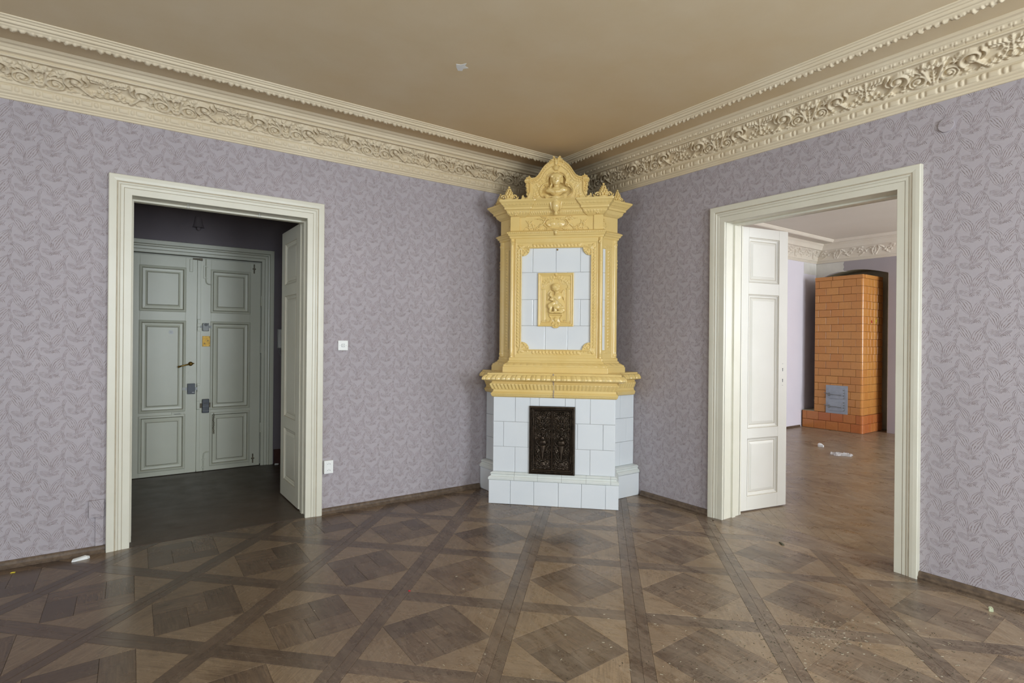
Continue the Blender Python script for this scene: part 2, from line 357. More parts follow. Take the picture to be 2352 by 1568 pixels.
def sweep(name, path, prof, mats, parent=None, closed=False, ds=None, disp=None, z_off=0, cap=True, m0=None, m1=None, smooth=True, midx=None):
    """sweeps a profile [(offset, z)] along a plan path; offset goes to the right-hand side of the walking direction.
       disp(S, L) moves the surface along its own normal (S metres along the path, L metres along the profile)."""
    P = np.array(path, float); n = len(P); prof = np.array(prof, float)
    segs = [(i, (i+1) % n) for i in range(n if closed else n-1)]
    nr = []
    for i, j in segs:
        d = P[j]-P[i]; d /= np.linalg.norm(d); nr.append(np.array([d[1], -d[0]]))
    mit = []
    for i in range(n):
        if closed: a, b = nr[i-1], nr[i]
        elif i == 0: a = b = nr[0]
        elif i == n-1: a = b = nr[-1]
        else: a, b = nr[i-1], nr[i]
        k = 1+a@b; mit.append((a+b)/max(k, .3))
    if m0 is not None: mit[0] = np.array(m0, float)
    if m1 is not None: mit[-1] = np.array(m1, float)
    if disp is not None:                      # refine profile
        q = [prof[0]]
        for a, b in zip(prof[:-1], prof[1:]):
            k = max(1, int(math.ceil(np.linalg.norm(b-a)/disp[1])))
            for t in range(1, k+1): q.append(a+(b-a)*t/k)
        prof = np.array(q)
    dl = np.r_[0, np.cumsum(np.linalg.norm(np.diff(prof, axis=0), axis=1))]
    tg = np.gradient(prof, axis=0); tg /= np.maximum(np.linalg.norm(tg, axis=1), 1e-9)[:, None]
    nn = np.stack([tg[:, 1], -tg[:, 0]], 1)
    cols = []; S = []; s0 = 0
    for (i, j) in segs:
        L = np.linalg.norm(P[j]-P[i]); k = max(1, int(math.ceil(L/ds))) if ds else 1
        last = (not closed) and (i, j) == segs[-1]
        for t in range(k+(1 if last else 0)):
            f = t/k; cols.append((P[i]*(1-f)+P[j]*f, mit[i]*(1-f)+mit[j]*f)); S.append(s0+L*f)
        s0 += L
    base = np.array([c[0] for c in cols]); mm = np.array([c[1] for c in cols]); S = np.array(S)
    off = np.tile(prof[:, 0][None], (len(S), 1)); zz = np.tile(prof[:, 1][None], (len(S), 1))
    if disp is not None:
        D = disp[0](S[:, None], dl[None, :]); off = off+D*nn[:, 0][None]; zz = zz+D*nn[:, 1][None]
    X = base[:, None, 0]+mm[:, None, 0]*off; Y = base[:, None, 1]+mm[:, None, 1]*off
    V = np.stack([X, Y, zz+z_off], -1); a, b = V.shape[:2]
    idx = np.arange(a*b).reshape(a, b)
    if closed: idx = np.vstack([idx, idx[:1]])
    Fq = np.stack([idx[:-1, :-1], idx[1:, :-1], idx[1:, 1:], idx[:-1, 1:]], -1).reshape(-1, 4)
    faces = Fq if not cap else Fq.tolist()
    if cap:
        if closed: faces += [list(range(0, a*b, b))[::-1], list(range(b-1, a*b, b))]
        else: faces += [list(range(b)), list(range((a-1)*b, a*b))[::-1], list(range(0, a*b, b))[::-1], list(range(b-1, a*b, b))]
    return mesh_np(name, V.reshape(-1, 3), faces, mats, parent, smooth, midx)

class Relief:
    """height field drawn with domes, tapering strokes, scrolls and leaves"""
    def __init__(s, w, h, res, x0=0., z0=0., wrap=False, base=0.):
        s.nx = int(round(w/res)); s.nz = int(round(h/res))+1
        if not wrap: s.nx += 1
        s.w = w; s.h = h; s.wrap = wrap
        s.x = x0+np.arange(s.nx)*(w/(s.nx if wrap else s.nx-1)); s.z = z0+np.arange(s.nz)*(h/(s.nz-1)); s.x0 = x0; s.z0 = z0
        s.H = np.full((s.nz, s.nx), base, dtype=np.float64); s.dx = s.x[1]-s.x[0]; s.dz = s.z[1]-s.z[0]
    def _win(s, cx, cz, r):
        i0 = int(math.floor((cx-r-s.x0)/s.dx)); i1 = int(math.ceil((cx+r-s.x0)/s.dx))+1
        j0 = max(0, int(math.floor((cz-r-s.z0)/s.dz))); j1 = min(s.nz, int(math.ceil((cz+r-s.z0)/s.dz))+1)
        ii = np.arange(i0, i1)
        if not s.wrap: ii = ii[(ii >= 0) & (ii < s.nx)]
        if len(ii) == 0 or j1 <= j0: return None
        X = (s.x0+ii*s.dx)[None]-cx; Z = s.z[j0:j1][:, None]-cz
        return np.ix_(np.arange(j0, j1), ii % s.nx), X, Z
    def dome(s, cx, cz, rx, rz=None, h=.01, ang=0, b=0., p=.5, neg=False):
        rz = rz or rx; w = s._win(cx, cz, max(rx, rz))
        if w is None: return
        ix, X, Z = w; ca, sa = math.cos(ang), math.sin(ang)
        A = X*ca+Z*sa; B = Z*ca-X*sa; q = 1-(A/rx)**2-(B/rz)**2
        v = np.where(q > 0, b+h*np.maximum(q, 0)**p, -9)
        if neg: s.H[ix] = np.where(q > 0, s.H[ix]-h*np.maximum(q, 0)**p, s.H[ix])
        else: s.H[ix] = np.maximum(s.H[ix], v)
    def stroke(s, pts, r0, r1, h0, h1=None, b=0.):
        h1 = h0 if h1 is None else h1; pts = np.array(pts, float)
        # smooth the control points (Catmull-Rom)
        if len(pts) > 2:
            q = [pts[0]]
            ext = np.vstack([2*pts[0]-pts[1], pts, 2*pts[-1]-pts[-2]])
            for i in range(1, len(ext)-2):
                for t in np.linspace(0, 1, 7)[1:]:
                    p0, p1, p2, p3 = ext[i-1:i+3]
                    q.append(.5*((2*p1)+(-p0+p2)*t+(2*p0-5*p1+4*p2-p3)*t*t+(-p0+3*p1-3*p2+p3)*t**3))
            pts = np.array(q)
        d = np.r_[0, np.cumsum(np.linalg.norm(np.diff(pts, axis=0), axis=1))]; L = d[-1]
        n = max(3, int(L/(max(min(r0, r1), .0018)*.45)))
        for k in range(n+1):
            t = k/n; x = np.interp(t*L, d, pts[:, 0]); z = np.interp(t*L, d, pts[:, 1])
            s.dome(x, z, r0+(r1-r0)*t, None, h0+(h1-h0)*t, b=b)
    def scroll(s, cx, cz, R, a0, turns, r0, r1, h0, h1=None, b=0., eye=True):
        """starts at radius R, angle a0, winds in; sign of turns is its sense"""
        n = int(14*abs(turns))+4
        pts = [(cx+R*(1-.82*t)*math.cos(a0+2*PI*turns*t), cz+R*(1-.82*t)*math.sin(a0+2*PI*turns*t)) for t in np.linspace(0, 1, n)]
        s.stroke(pts, r0, r1, h0, h1, b)
        if eye: s.dome(cx, cz, R*.26, None, (h1 or h0)*1.25, b=b)
    def leaf(s, x, z, ang, L, W, h, lobes=4, curl=0., b=0.):
        pts = []
        for t in np.linspace(0, 1, 6):
            a = ang+curl*t; pts.append((x+L*t*math.cos(ang+curl*t*.5), z+L*t*math.sin(ang+curl*t*.5)))
        s.stroke(pts, W*.22, W*.10, h, h*.6, b)
        for k in range(lobes):
            t = (k+.6)/lobes; px = np.interp(t, np.linspace(0, 1, 6), [p[0] for p in pts]); pz = np.interp(t, np.linspace(0, 1, 6), [p[1] for p in pts])
            lw = W*(.95-.75*t)
            for sg in (-1, 1):
                a = ang+curl*t*.5+sg*.95
                s.dome(px+.42*lw*math.cos(a), pz+.42*lw*math.sin(a), lw*.55, lw*.24, h*.72, a, b)
    def flower(s, x, z, R, n=5, h=.01, b=0., a0=0.):
        for k in range(n):
            a = a0+2*PI*k/n; s.dome(x+R*.55*math.cos(a), z+R*.55*math.sin(a), R*.48, R*.34, h*.8, a, b)
        s.dome(x, z, R*.28, None, h*1.1, b=b)
    def sample(s, X, Z):
        fx = (X-s.x0)/s.dx
        if s.wrap: fx = np.mod(fx, s.nx)
        else: fx = np.clip(fx, 0, s.nx-1.001)
        fz = np.clip((Z-s.z0)/s.dz, 0, s.nz-1.001)
        i = np.floor(fx).astype(int); j = np.floor(fz).astype(int); u = fx-i; v = fz-j; i1 = (i+1) % s.nx if s.wrap else np.minimum(i+1, s.nx-1)
        i = i % s.nx; j1 = np.minimum(j+1, s.nz-1); H = s.H
        return (H[j, i]*(1-u)+H[j, i1]*u)*(1-v)+(H[j1, i]*(1-u)+H[j1, i1]*u)*v
    def smooth(s, n=1):
        for _ in range(n):
            P = np.pad(s.H, 1, mode='wrap' if s.wrap else 'edge')
            s.H = (P[1:-1, 1:-1]*4+P[:-2, 1:-1]+P[2:, 1:-1]+P[1:-1, :-2]+P[1:-1, 2:])/8
    def solid(s, name, mat, parent, y0, thick, mask=None, fn=None, smooth=True):
        """front at y = y0 - H, back at y0 + thick; fn maps (x, y, z) arrays if given"""
        nz, nx = s.H.shape; X, Z = np.meshgrid(s.x, s.z)
        if mask is None: mask = np.ones_like(s.H, bool)
        cell = mask[:-1, :-1] & mask[1:, :-1] & mask[:-1, 1:] & mask[1:, 1:]
        fr = np.stack([X, y0-s.H, Z], -1).reshape(-1, 3); bk = np.stack([X, np.full_like(X, y0+thick), Z], -1).reshape(-1, 3)
        idx = np.arange(nz*nx).reshape(nz, nx); N = nz*nx
        def quads(c): j, i = np.nonzero(c); return np.stack([idx[j, i], idx[j, i+1], idx[j+1, i+1], idx[j+1, i]], -1)
        F1 = quads(cell); F2 = F1[:, ::-1]+N
        side = []
        c = np.pad(cell, 1)
        j, i = np.nonzero(c[1:-1, 1:-1] & ~c[:-2, 1:-1]); side.append(np.stack([idx[j, i+1], idx[j, i], idx[j, i]+N, idx[j, i+1]+N], -1))
        j, i = np.nonzero(c[1:-1, 1:-1] & ~c[2:, 1:-1]); side.append(np.stack([idx[j+1, i], idx[j+1, i+1], idx[j+1, i+1]+N, idx[j+1, i]+N], -1))
        j, i = np.nonzero(c[1:-1, 1:-1] & ~c[1:-1, :-2]); side.append(np.stack([idx[j, i], idx[j+1, i], idx[j+1, i]+N, idx[j, i]+N], -1))
        j, i = np.nonzero(c[1:-1, 1:-1] & ~c[1:-1, 2:]); side.append(np.stack([idx[j+1, i+1], idx[j, i+1], idx[j, i+1]+N, idx[j+1, i+1]+N], -1))
        F = np.vstack([F1]+side); V = np.vstack([fr, bk])
        used = np.unique(F); rm = np.full(len(V), -1); rm[used] = np.arange(len(used)); V = V[used]; F = rm[F]
        if fn is not None: V = fn(V)
        return mesh_np(name, V, F, mat, parent, smooth)

def in_poly(poly, X, Z):
    r = np.zeros(X.shape, bool); n = len(poly)
    for k in range(n):
        x1, z1 = poly[k]; x2, z2 = poly[(k+1) % n]
        c = ((z1 > Z) != (z2 > Z)) & (X < (x2-x1)*(Z-z1)/((z2-z1) or 1e-12)+x1)
        r ^= c
    return r

def meta(name, elems, mat, parent, res=.004, th=.6):
    """one smooth continuous body out of blended ellipsoids: (x,y,z, rx,ry,rz, rot-euler, negative)"""
    md = bpy.data.metaballs.new('blend_'+name); md.resolution = res; md.render_resolution = res; md.threshold = th
    for e in elems:
        x, y, z, a, b, c = e[:6]; el = md.elements.new(type='ELLIPSOID'); el.co = (x, y, z); m = max(a, b, c)
        el.radius = m*1.50; el.size_x = a/m; el.size_y = b/m; el.size_z = c/m; el.stiffness = 4.0
        if len(e) > 6 and e[6]:
            from mathutils import Euler
            el.rotation = Euler(e[6]).to_quaternion()
        if len(e) > 7 and e[7]: el.use_negative = True
    ob = bpy.data.objects.new('blend_'+name, md); COL.objects.link(ob)
    dg = bpy.context.evaluated_depsgraph_get(); dg.update()
    me = bpy.data.meshes.new_from_object(ob.evaluated_get(dg)); bpy.data.objects.remove(ob)
    me.name = name; me.materials.clear(); me.materials.append(mat)
    me.polygons.foreach_set('use_smooth', [True]*len(me.polygons))
    return add(bpy.data.objects.new(name, me), parent)

def clip_poly(poly, a, b, c):      # keep a*x+b*y <= c
    out = []
    for i in range(len(poly)):
        p, q = poly[i], poly[(i+1) % len(poly)]
        dp, dq = a*p[0]+b*p[1]-c, a*q[0]+b*q[1]-c
        if dp <= 0: out.append(p)
        if (dp < 0 < dq) or (dq < 0 < dp):
            t = dp/(dp-dq); out.append((p[0]+(q[0]-p[0])*t, p[1]+(q[1]-p[1])*t))
    return out
def area(p): return .5*abs(sum(p[i][0]*p[(i+1) % len(p)][1]-p[(i+1) % len(p)][0]*p[i][1] for i in range(len(p))))

# ================================================================== ROOM SHELL
HC = 3.09; XW, YW = -7.2, -6.8; T = .21
A0, A1, AH = -3.87, -2.69, 2.36         # opening in the left wall (x range, height)
B0, B1, BH = -3.105, -1.885, 2.37       # opening in the right wall (y range, height)
def wall_with_opening(axis, name, a0, a1, c0, c1, z1, holes, mat, label):
    """axis 0: wall runs along x between y=c0..c1"""
    mb = MB(); cur = a0
    def bx(p, q, za, zb):
        if q-p < 1e-4: return
        if axis == 0: mb.box(p, q, c0, c1, za, zb)
        else: mb.box(c0, c1, p, q, za, zb)
    for (h0, h1, zz0, zz1) in sorted(holes):
        bx(cur, h0, 0, z1)
        if zz0 > 0: bx(h0, h1, 0, zz0)
        if zz1 < z1: bx(h0, h1, zz1, z1)
        cur = h1
    bx(cur, a1, 0, z1)
    return struct(mb.build(name, mat), label)
wall_with_opening(0, 'wall_left', XW-.2, T, .0, T, HC+.1, [(A0, A1, 0, AH)], [M['paper_x']], 'lilac leaf-embossed wall with the doorway to the dark hall')
wall_with_opening(1, 'wall_right', YW-.2, 0.0, .0, T, HC+.1, [(B0, B1, 0, BH)], [M['paper_y']], 'lilac leaf-embossed wall with the doorway to the next room')
wall_with_opening(0, 'wall_behind', XW-.2, T, YW-.2, YW, HC+.1, [(-4.95, -3.65, .8, 2.7), (-2.4, -1.1, .8, 2.7)], [M['paper_x']], 'lilac window wall behind the viewer')
wall_with_opening(1, 'wall_far_left', YW, 0, XW-.2, XW, HC+.1, [(-3.65, -2.35, .8, 2.7)], [M['paper_y']], 'lilac wall out of view on the left with a window')
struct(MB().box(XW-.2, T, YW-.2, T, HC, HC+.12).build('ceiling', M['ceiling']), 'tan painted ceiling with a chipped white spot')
# windows (frames only matter for the light they let in)
def window(n, axis, c, a0, a1, z0, z1):
    mb = MB(); am = (a0+a1)/2
    def bx(p, q, za, zb):
        if axis == 0: mb.box(p, q, c-.03, c+.03, za, zb)
        else: mb.box(c-.03, c+.03, p, q, za, zb)
    bx(a0, a0+.06, z0, z1); bx(a1-.06, a1, z0, z1); bx(a0+.06, a1-.06, z0, z0+.07); bx(a0+.06, a1-.06, z1-.06, z1)
    bx(am-.04, am+.04, z0+.07, z1-.06); bx(a0+.06, am-.04, z1-.55, z1-.49); bx(am+.04, a1-.06, z1-.55, z1-.49)
    struct(mb.build('window_%d' % n, M['paint_white']), 'white casement window out of view')
window(1, 0, YW-.09, -4.95, -3.65, .8, 2.7); window(2, 0, YW-.09, -2.4, -1.1, .8, 2.7); window(3, 1, XW-.09, -3.65, -2.35, .8, 2.7)

# ---- wall bases
def baseboard(name, path, label, mat='base_wood', h=.045, side=1):
    o = sweep(name, path, [(0, 0), (.028, 0), (.030, .012), (.020, .022), (.018, h-.008), (.010, h), (0, h)], [M[mat]], smooth=False)
    return struct(o, label)
# walking direction keeps the room on the right-hand side
baseboard('baseboard_left', [(XW, 0), (A0-.118, 0)], 'worn dark wooden skirting left of the hall doorway')
baseboard('baseboard_left', [(A1+.095, 0), (-1.10, 0)], 'worn dark wooden skirting between hall doorway and corner stove')
baseboard('baseboard_right', [(0, -1.05), (0, B1+.09)], 'worn dark wooden skirting between corner stove and right doorway')
baseboard('baseboard_right', [(0, B0-.105), (0, YW)], 'worn dark wooden skirting right of the right doorway')

# ================================================================== FLOOR : parquet
floor = struct(MB().box(XW-.2, T, YW-.2, T, -.12, -.007).build('floor', M['gap']), 'oak parquet floor of inlaid squares and dark border strips')
O = np.array([-1.752, -1.640]); Ustep = np.array([.4525, -.4560]); Vstep = np.array([-.4715, -.4800])
sw = .053      # half width of the double border strip
lu, lv = np.linalg.norm(Ustep), np.linalg.norm(Vstep)
fu, fv = sw/lu, sw/lv
pieces = []    # (polygon, material key, grain angle)
aU = math.atan2(Ustep[1], Ustep[0]); aV = math.atan2(Vstep[1], Vstep[0])
def Lp(i, j): return tuple(O+Ustep*i+Vstep*j)
def quad(i0, i1, j0, j1): return [Lp(i0, j0), Lp(i1, j0), Lp(i1, j1), Lp(i0, j1)]
for i in range(-16, 13):
    for j in range(-10, 14):
        # node (i, j): V strips run through, two boards side by side
        js = j+fv
        pieces.append((quad(i-fu, i, js-1, js), 'w_strip', aV)); pieces.append((quad(i, i+fu, js-.55, js+.45), 'w_strip', aV))
        pieces.append((quad(i+fu, i+1-fu, j-fv, j), 'w_strip', aU)); pieces.append((quad(i+fu, i+1-fu, j, j+fv), 'w_strip', aU))
        a0, a1, b0, b1 = i+fu, i+1-fu, j+fv, j+1-fv; am, bm = (a0+a1)/2, (b0+b1)/2
        N, E_, S_, W_ = (am, b0), (a1, bm), (am, b1), (a0, bm)
        for tri, ga in (([(a0, b0), N, W_], 0), ([(a1, b0), E_, N], 1), ([(a1, b1), S_, E_], 0), ([(a0, b1), W_, S_], 1)):
            pieces.append(([Lp(*q) for q in tri], 'w_light', [aU, aV][(ga+i+j) % 2]))
        # inner square, laid as a pinwheel of boards round a small middle square
        def sq(s0, s1, t0, t1):
            f = lambda s, t: (W_[0]+(N[0]-W_[0])*s+(S_[0]-W_[0])*t, W_[1]+(N[1]-W_[1])*s+(S_[1]-W_[1])*t)
            return [Lp(*f(s0, t0)), Lp(*f(s1, t0)), Lp(*f(s1, t1)), Lp(*f(s0, t1))]
        k = random.choice([.34, .38, .42]); m = 1-k
        pin = [sq(0, m, 0, k), sq(m, 1, 0, m), sq(k, 1, m, 1), sq(0, k, k, 1), sq(k, m, k, m)]
        for q, pp in enumerate(pin):
            pieces.append((pp, 'w_dark', 0 if q in (0, 2) else PI/2))
inst = []
for poly, mk, ga in pieces:
    for pl in ((1, 0, -.075), (0, 1, -.012), (-1, 0, -XW), (0, -1, -YW)): poly = clip_poly(poly, *pl) if len(poly) > 2 else poly
    if len(poly) > 2 and area(poly) > 4e-4: inst.append((poly, mk, ga))
def covered(c):      # under the stove
    return c[0] > -1.0 and c[1] > -.95 and (-c[0]-c[1])*.7071 < 1.0
def score(c):
    d = Vector((c[0]+3.96, c[1]+4.53)); f = d.x*F_.x+d.y*F_.y; r = d.x*R_.x+d.y*R_.y
    vis = f > 2.25 and abs(r/f) < .93
    return f if vis and not covered(c) else 99+f
inst.sort(key=lambda q: score((sum(p[0] for p in q[0])/len(q[0]), sum(p[1] for p in q[0])/len(q[0]))) - .6*math.sqrt(area(q[0])))
def inset(poly, g):
    cx = sum(p[0] for p in poly)/len(poly); cy = sum(p[1] for p in poly)/len(poly); out = []
    n = len(poly)
    sgn = 1 if sum(poly[i][0]*poly[(i+1) % n][1]-poly[(i+1) % n][0]*poly[i][1] for i in range(n)) > 0 else -1
    for i in range(n):
        p0, p1, p2 = Vector(poly[i-1]), Vector(poly[i]), Vector(poly[(i+1) % n])
        if (p1-p0).length < 1e-5 or (p2-p1).length < 1e-5: out.append(tuple(p1)); continue
        d1 = (p1-p0).normalized(); d2 = (p2-p1).normalized(); n1 = Vector((-d1.y, d1.x))*sgn; n2 = Vector((-d2.y, d2.x))*sgn
        k = max(1+n1.dot(n2), .35); out.append(tuple(p1+(n1+n2)*g/k))
    return out
rest = MB(); rest_m = ['w_light', 'w_dark', 'w_strip']; nm = {'w_light': 'parquet_block', 'w_dark': 'parquet_block', 'w_strip': 'border_board'}
def block(poly, mk, ga, top, target=None):
    p1 = inset(poly, .0004); p2 = inset(poly, .0012); n = len(p1)
    vs = [(x, y, -.010) for x, y in p1]+[(x, y, top-.0008) for x, y in p1]+[(x, y, top) for x, y in p2]
    fs = [list(range(2*n, 3*n))]+[[i, (i+1) % n, n+(i+1) % n, n+i] for i in range(n)]+[[n+i, n+(i+1) % n, 2*n+(i+1) % n, 2*n+i] for i in range(n)]
    return vs, fs
cnt = 0
for poly, mk, ga in inst:
    top = random.uniform(-.0007, 0)
    if cnt < 300 and score((sum(p[0] for p in poly)/len(poly), sum(p[1] for p in poly)/len(poly))) < 90:
        cx = sum(p[0] for p in poly)/len(poly); cy = sum(p[1] for p in poly)/len(poly); ca, sa = math.cos(-ga), math.sin(-ga)
        loc = [((x-cx)*ca-(y-cy)*sa, (x-cx)*sa+(y-cy)*ca) for x, y in poly]
        vs, fs = block(loc, mk, ga, top); me = bpy.data.meshes.new(nm[mk]); me.from_pydata(vs, [], fs); me.materials.append(M[mk])
        o = bpy.data.objects.new(nm[mk], me); o.location = (cx, cy, 0); o.rotation_euler = (0, 0, ga); add(o, floor); cnt += 1
    else:
        vs, fs = block(poly, mk, ga, top); rest.add(vs, fs, rest_m.index(mk))
ro = rest.build('parquet_blocks', [M[k] for k in rest_m], floor); ro['kind'] = 'stuff'
# straight boards along the right wall, and the two thresholds
y = YW
while y < -.02:
    y2 = min(y+random.uniform(.9, 1.5), -.012)
    if y2-y > .05:
        me = MB().box(-(y2-y)/2+.0008, (y2-y)/2-.0008, -.0362, .0362, -.01, random.uniform(-.0006, 0))
        o = me.build('border_board', M['w_strip'], floor); o.location = (-.0375, (y+y2)/2, 0); o.rotation_euler = (0, 0, PI/2)
    y = y2
for nme, c, w, d, rz in (('threshold_board', ((A0+A1)/2, .105), A1-A0-.02, .21, 0), ('threshold_board', (.105, (B0+B1)/2), B1-B0-.02, .21, PI/2)):
    for k in range(2):
        o = MB().box(-w/2, w/2, -d/4+.001, d/4-.001, -.012, -.0002-k*.0004).build(nme, M['w_hall' if rz == 0 else 'w_strip'], floor)
        q = (k-.5)*d/2; o.location = (c[0]-(q if rz else 0), c[1]+(0 if rz else q), 0); o.rotation_euler = (0, 0, rz)

# ================================================================== ROOM CORNICE
PER = .727
def frieze_relief():
    r = Relief(PER, .20, .0035, 0, 0, wrap=True)
    for sg in (-1, 1):
        X = lambda q: (q*sg) % PER if False else q*sg
        A = lambda a: a if sg > 0 else PI-a
        # cup of the flower basket in the middle of the module and its spray
        r.stroke([(X(.012), .02), (X(.030), .075), (X(.045), .125), (X(.055), .145)], .009, .012, .012, .014)
        r.leaf(X(.03), .14, A(1.1), .05, .035, .014, 3); r.leaf(X(.02), .15, A(.35), .06, .030, .013, 3)
        r.flower(X(.022), .158, .018, 5, .018); r.flower(X(.050), .172, .013, 5, .013)
        # round C scroll with flower
        r.scroll(X(.078), .062, .044, A(1.9), 1.35*sg, .010, .006, .014, .010)
        r.stroke([(X(.078)+.046*math.cos(t), .060+.044*math.sin(t)) for t in np.linspace(0, 2*PI, 9)], .007, .007, .012)
        r.dome(X(.078), .060, .017, .015, .015); r.dome(X(.098), .046, .009, .009, .012)
        r.stroke([(X(.035), .015), (X(.07), .012), (X(.115), .028), (X(.125), .06)], .006, .004, .008)
        # big swirl with horn
        r.scroll(X(.185), .118, .062, A(-2.2), -1.25*sg, .012, .009, .015, .014)
        r.dome(X(.185), .118, .021, .020, .017)
        r.stroke([(X(.190), .112), (X(.215), .078), (X(.245), .040), (X(.262), .022)], .010, .013, .015, .017)
        r.dome(X(.150), .048, .011, .011, .011); r.dome(X(.165), .030, .015, .008, .009, A(.3)); r.leaf(X(.135), .02, A(.2), .06, .022, .008, 3)
        r.stroke([(X(.235), .165), (X(.250), .140), (X(.248), .110), (X(.228), .090)], .011, .007, .015, .010)
        r.stroke([(X(.185)+.050*math.cos(A(t)), .118+.050*math.sin(t)) for t in np.linspace(.9, 4.4, 7)], .006, .004, .012)
        r.leaf(X(.10), .125, A(.9), .07, .040, .012, 4); r.leaf(X(.115), .165, A(.15), .07, .026, .011, 4); r.leaf(X(.21), .02, A(.5), .07, .026, .010, 4); r.leaf(X(.15), .085, A(2.2), .05, .026, .010, 3)
        r.stroke([(X(.06), .118), (X(.09), .142), (X(.115), .130)], .006, .004, .012); r.dome(X(.212), .150, .010, .008, .012); r.dome(X(.125), .095, .008, None, .012)
        # feathery leaves in the upper half between the swirls
        for q in range(4): r.stroke([(X(.262+.022*q), .178-.004*q), (X(.280+.022*q), .160-.006*q), (X(.276+.022*q), .138-.006*q)], .007, .004, .011, .007)
        r.leaf(X(.27), .150, A(-.15), .09, .030, .010, 5)
        # fruit garland
        r.flower(X(.275), .045, .019, 6, .018); r.flower(X(.318), .058, .015, 5, .015, a0=.6)
        r.dome(X(.300), .072, .010, None, .012); r.dome(X(.300), .028, .012, .009, .012); r.dome(X(.338), .034, .014, .011, .015)
        r.leaf(X(.29), .03, A(.4), .05, .026, .012, 3); r.leaf(X(.33), .07, A(1.2), .035, .024, .010, 2)
    r.flower(PER/2, .052, .020, 6, .018); r.leaf(PER/2, .07, PI/2, .045, .030, .011, 3)
    r.leaf(PER/2, .125, PI/2, .06, .034, .011, 4); r.leaf(PER/2-.05, .11, .5, .06, .03, .010, 3); r.leaf(PER/2+.05, .11, PI-.5, .06, .03, .010, 3)
    r.leaf(0, .015, PI/2, .09, .040, .015, 4); r.dome(0, .150, .013, .018, .018); r.dome(0, .18, .016, .009, .015)
    r.smooth(1)
    return r
FR = frieze_relief()
def cornice_profile():
    p = [(0, 2.833), (.008, 2.834), (.012, 2.845), (.018, 2.848), (.020, 2.858), (.028, 2.862), (.034, 2.868),
         (.034, 2.873), (.046, 2.907), (.040, 2.910), (.044, 2.913), (.052, 2.917)]
    for t in np.linspace(0, 1, 12)[1:]:      # concave frieze
        p.append((.052+.135*(1-math.cos(t*PI/2)), 2.912+.112*math.sin(t*PI/2)) if False else (.052+.130*t**1.55, 2.917+.108*t**.72))
    p += [(.186, 3.018), (.203, 3.016), (.208, 3.024), (.202, 3.032), (.210, 3.036), (.226, 3.040), (.230, 3.056), (.238, 3.060), (.246, 3.072), (.262, 3.076), (.268, 3.090)]
    return p
def cornice_disp(notch, off=0.):
    prof = np.array(cornice_profile()); dl = np.r_[0, np.cumsum(np.linalg.norm(np.diff(prof, axis=0), axis=1))]
    l_e0, l_e1 = dl[7], dl[8]; l_f0, l_f1 = dl[11], dl[22]; ln0, ln1 = dl[26], dl[29]
    def f(S, L):
        S = S+off
        D = np.zeros(np.broadcast(S, L).shape)
        # egg row
        t = (L-l_e0)/(l_e1-l_e0); q = np.mod(S, .0970)/.0970
        inr = (t > 0) & (t < 1)
        e1 = np.clip(1-((q-.34)/.29)**4, 0, 1)*np.clip(1-((t-.5)/.46)**2, 0, 1); e2 = np.clip(1-((q-.84)/.13)**2-((t-.5)/.48)**2, 0, 1)**.5
        D = np.where(inr, .0095*np.maximum(e1**.35, e2)-.0015, D)
        t = (L-l_f0)/(l_f1-l_f0); inf = (t > 0) & (t < 1)
        D = np.where(inf, FR.sample(S+0*L, t*.20+0*S)*2.1*np.clip(t*12, 0, 1)*np.clip((1-t)*12, 0, 1), D)
        if notch:
            t = (L-ln0)/(ln1-ln0); q = np.mod(S, .052)/.052
            D = np.where((t > .1) & (t < .9) & ((q < .10) | ((q > .3) & (q < .8) & (t > .55))), -.0035, D)
        return D
    return (f, .0032)
# phase: module centre at x = -4.32 along the left wall, at y = -1.094 along the right wall
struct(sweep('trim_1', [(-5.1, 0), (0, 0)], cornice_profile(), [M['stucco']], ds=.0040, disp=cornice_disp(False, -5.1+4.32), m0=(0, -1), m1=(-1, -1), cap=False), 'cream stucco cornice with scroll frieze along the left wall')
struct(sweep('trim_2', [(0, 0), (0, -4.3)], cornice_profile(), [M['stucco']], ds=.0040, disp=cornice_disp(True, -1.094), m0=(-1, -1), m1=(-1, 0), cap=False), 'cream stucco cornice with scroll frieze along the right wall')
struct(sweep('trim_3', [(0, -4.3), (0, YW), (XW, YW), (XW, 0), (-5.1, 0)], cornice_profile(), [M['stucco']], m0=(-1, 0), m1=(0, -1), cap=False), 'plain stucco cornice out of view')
# inner ceiling moulding with its rope of leaves and buds
IN_P = [(.500, 3.090), (.503, 3.068), (.512, 3.052), (.530, 3.046), (.545, 3.054), (.550, 3.062), (.558, 3.060), (.566, 3.064), (.570, 3.074), (.580, 3.074), (.586, 3.082), (.596, 3.084), (.598, 3.090)]
def garland(S, L):
    q = np.mod(S, .088)/.088; k = np.floor(S/.088)
    t = (L-.006)/.062; inr = (t > 0) & (t < 1)
    b = np.maximum(np.clip(1-((q-.28)/.27)**2-((t-.45)/.50)**2, 0, 1)**.5*.016, np.clip(1-((q-.75)/.20)**2-((t-.36)/.34)**2, 0, 1)**.5*.013)
    b = np.maximum(b, np.clip(1-((q-.72)/.2)**2-((t-.72)/.25)**2, 0, 1)**.5*.011)
    b = np.maximum(b*(1+.22*np.sin(k*2.1+q*11)), .005*np.sin(np.clip(t, 0, 1)*PI))+.0018*np.sin(S*300+t*5)*np.sin(t*9)
    return np.where(inr, b, 0)
def inner(n, a, b, m0, m1, plain, label, mat='stucco', zo=0, P=None):
    # offset is measured from the wall line the path follows
    return struct(sweep('trim_%d' % n, [a, b], P or IN_P, [M[mat]], ds=None if plain else .005, disp=None if plain else (garland, .0045), m0=m0, m1=m1, cap=False, z_off=zo), label)
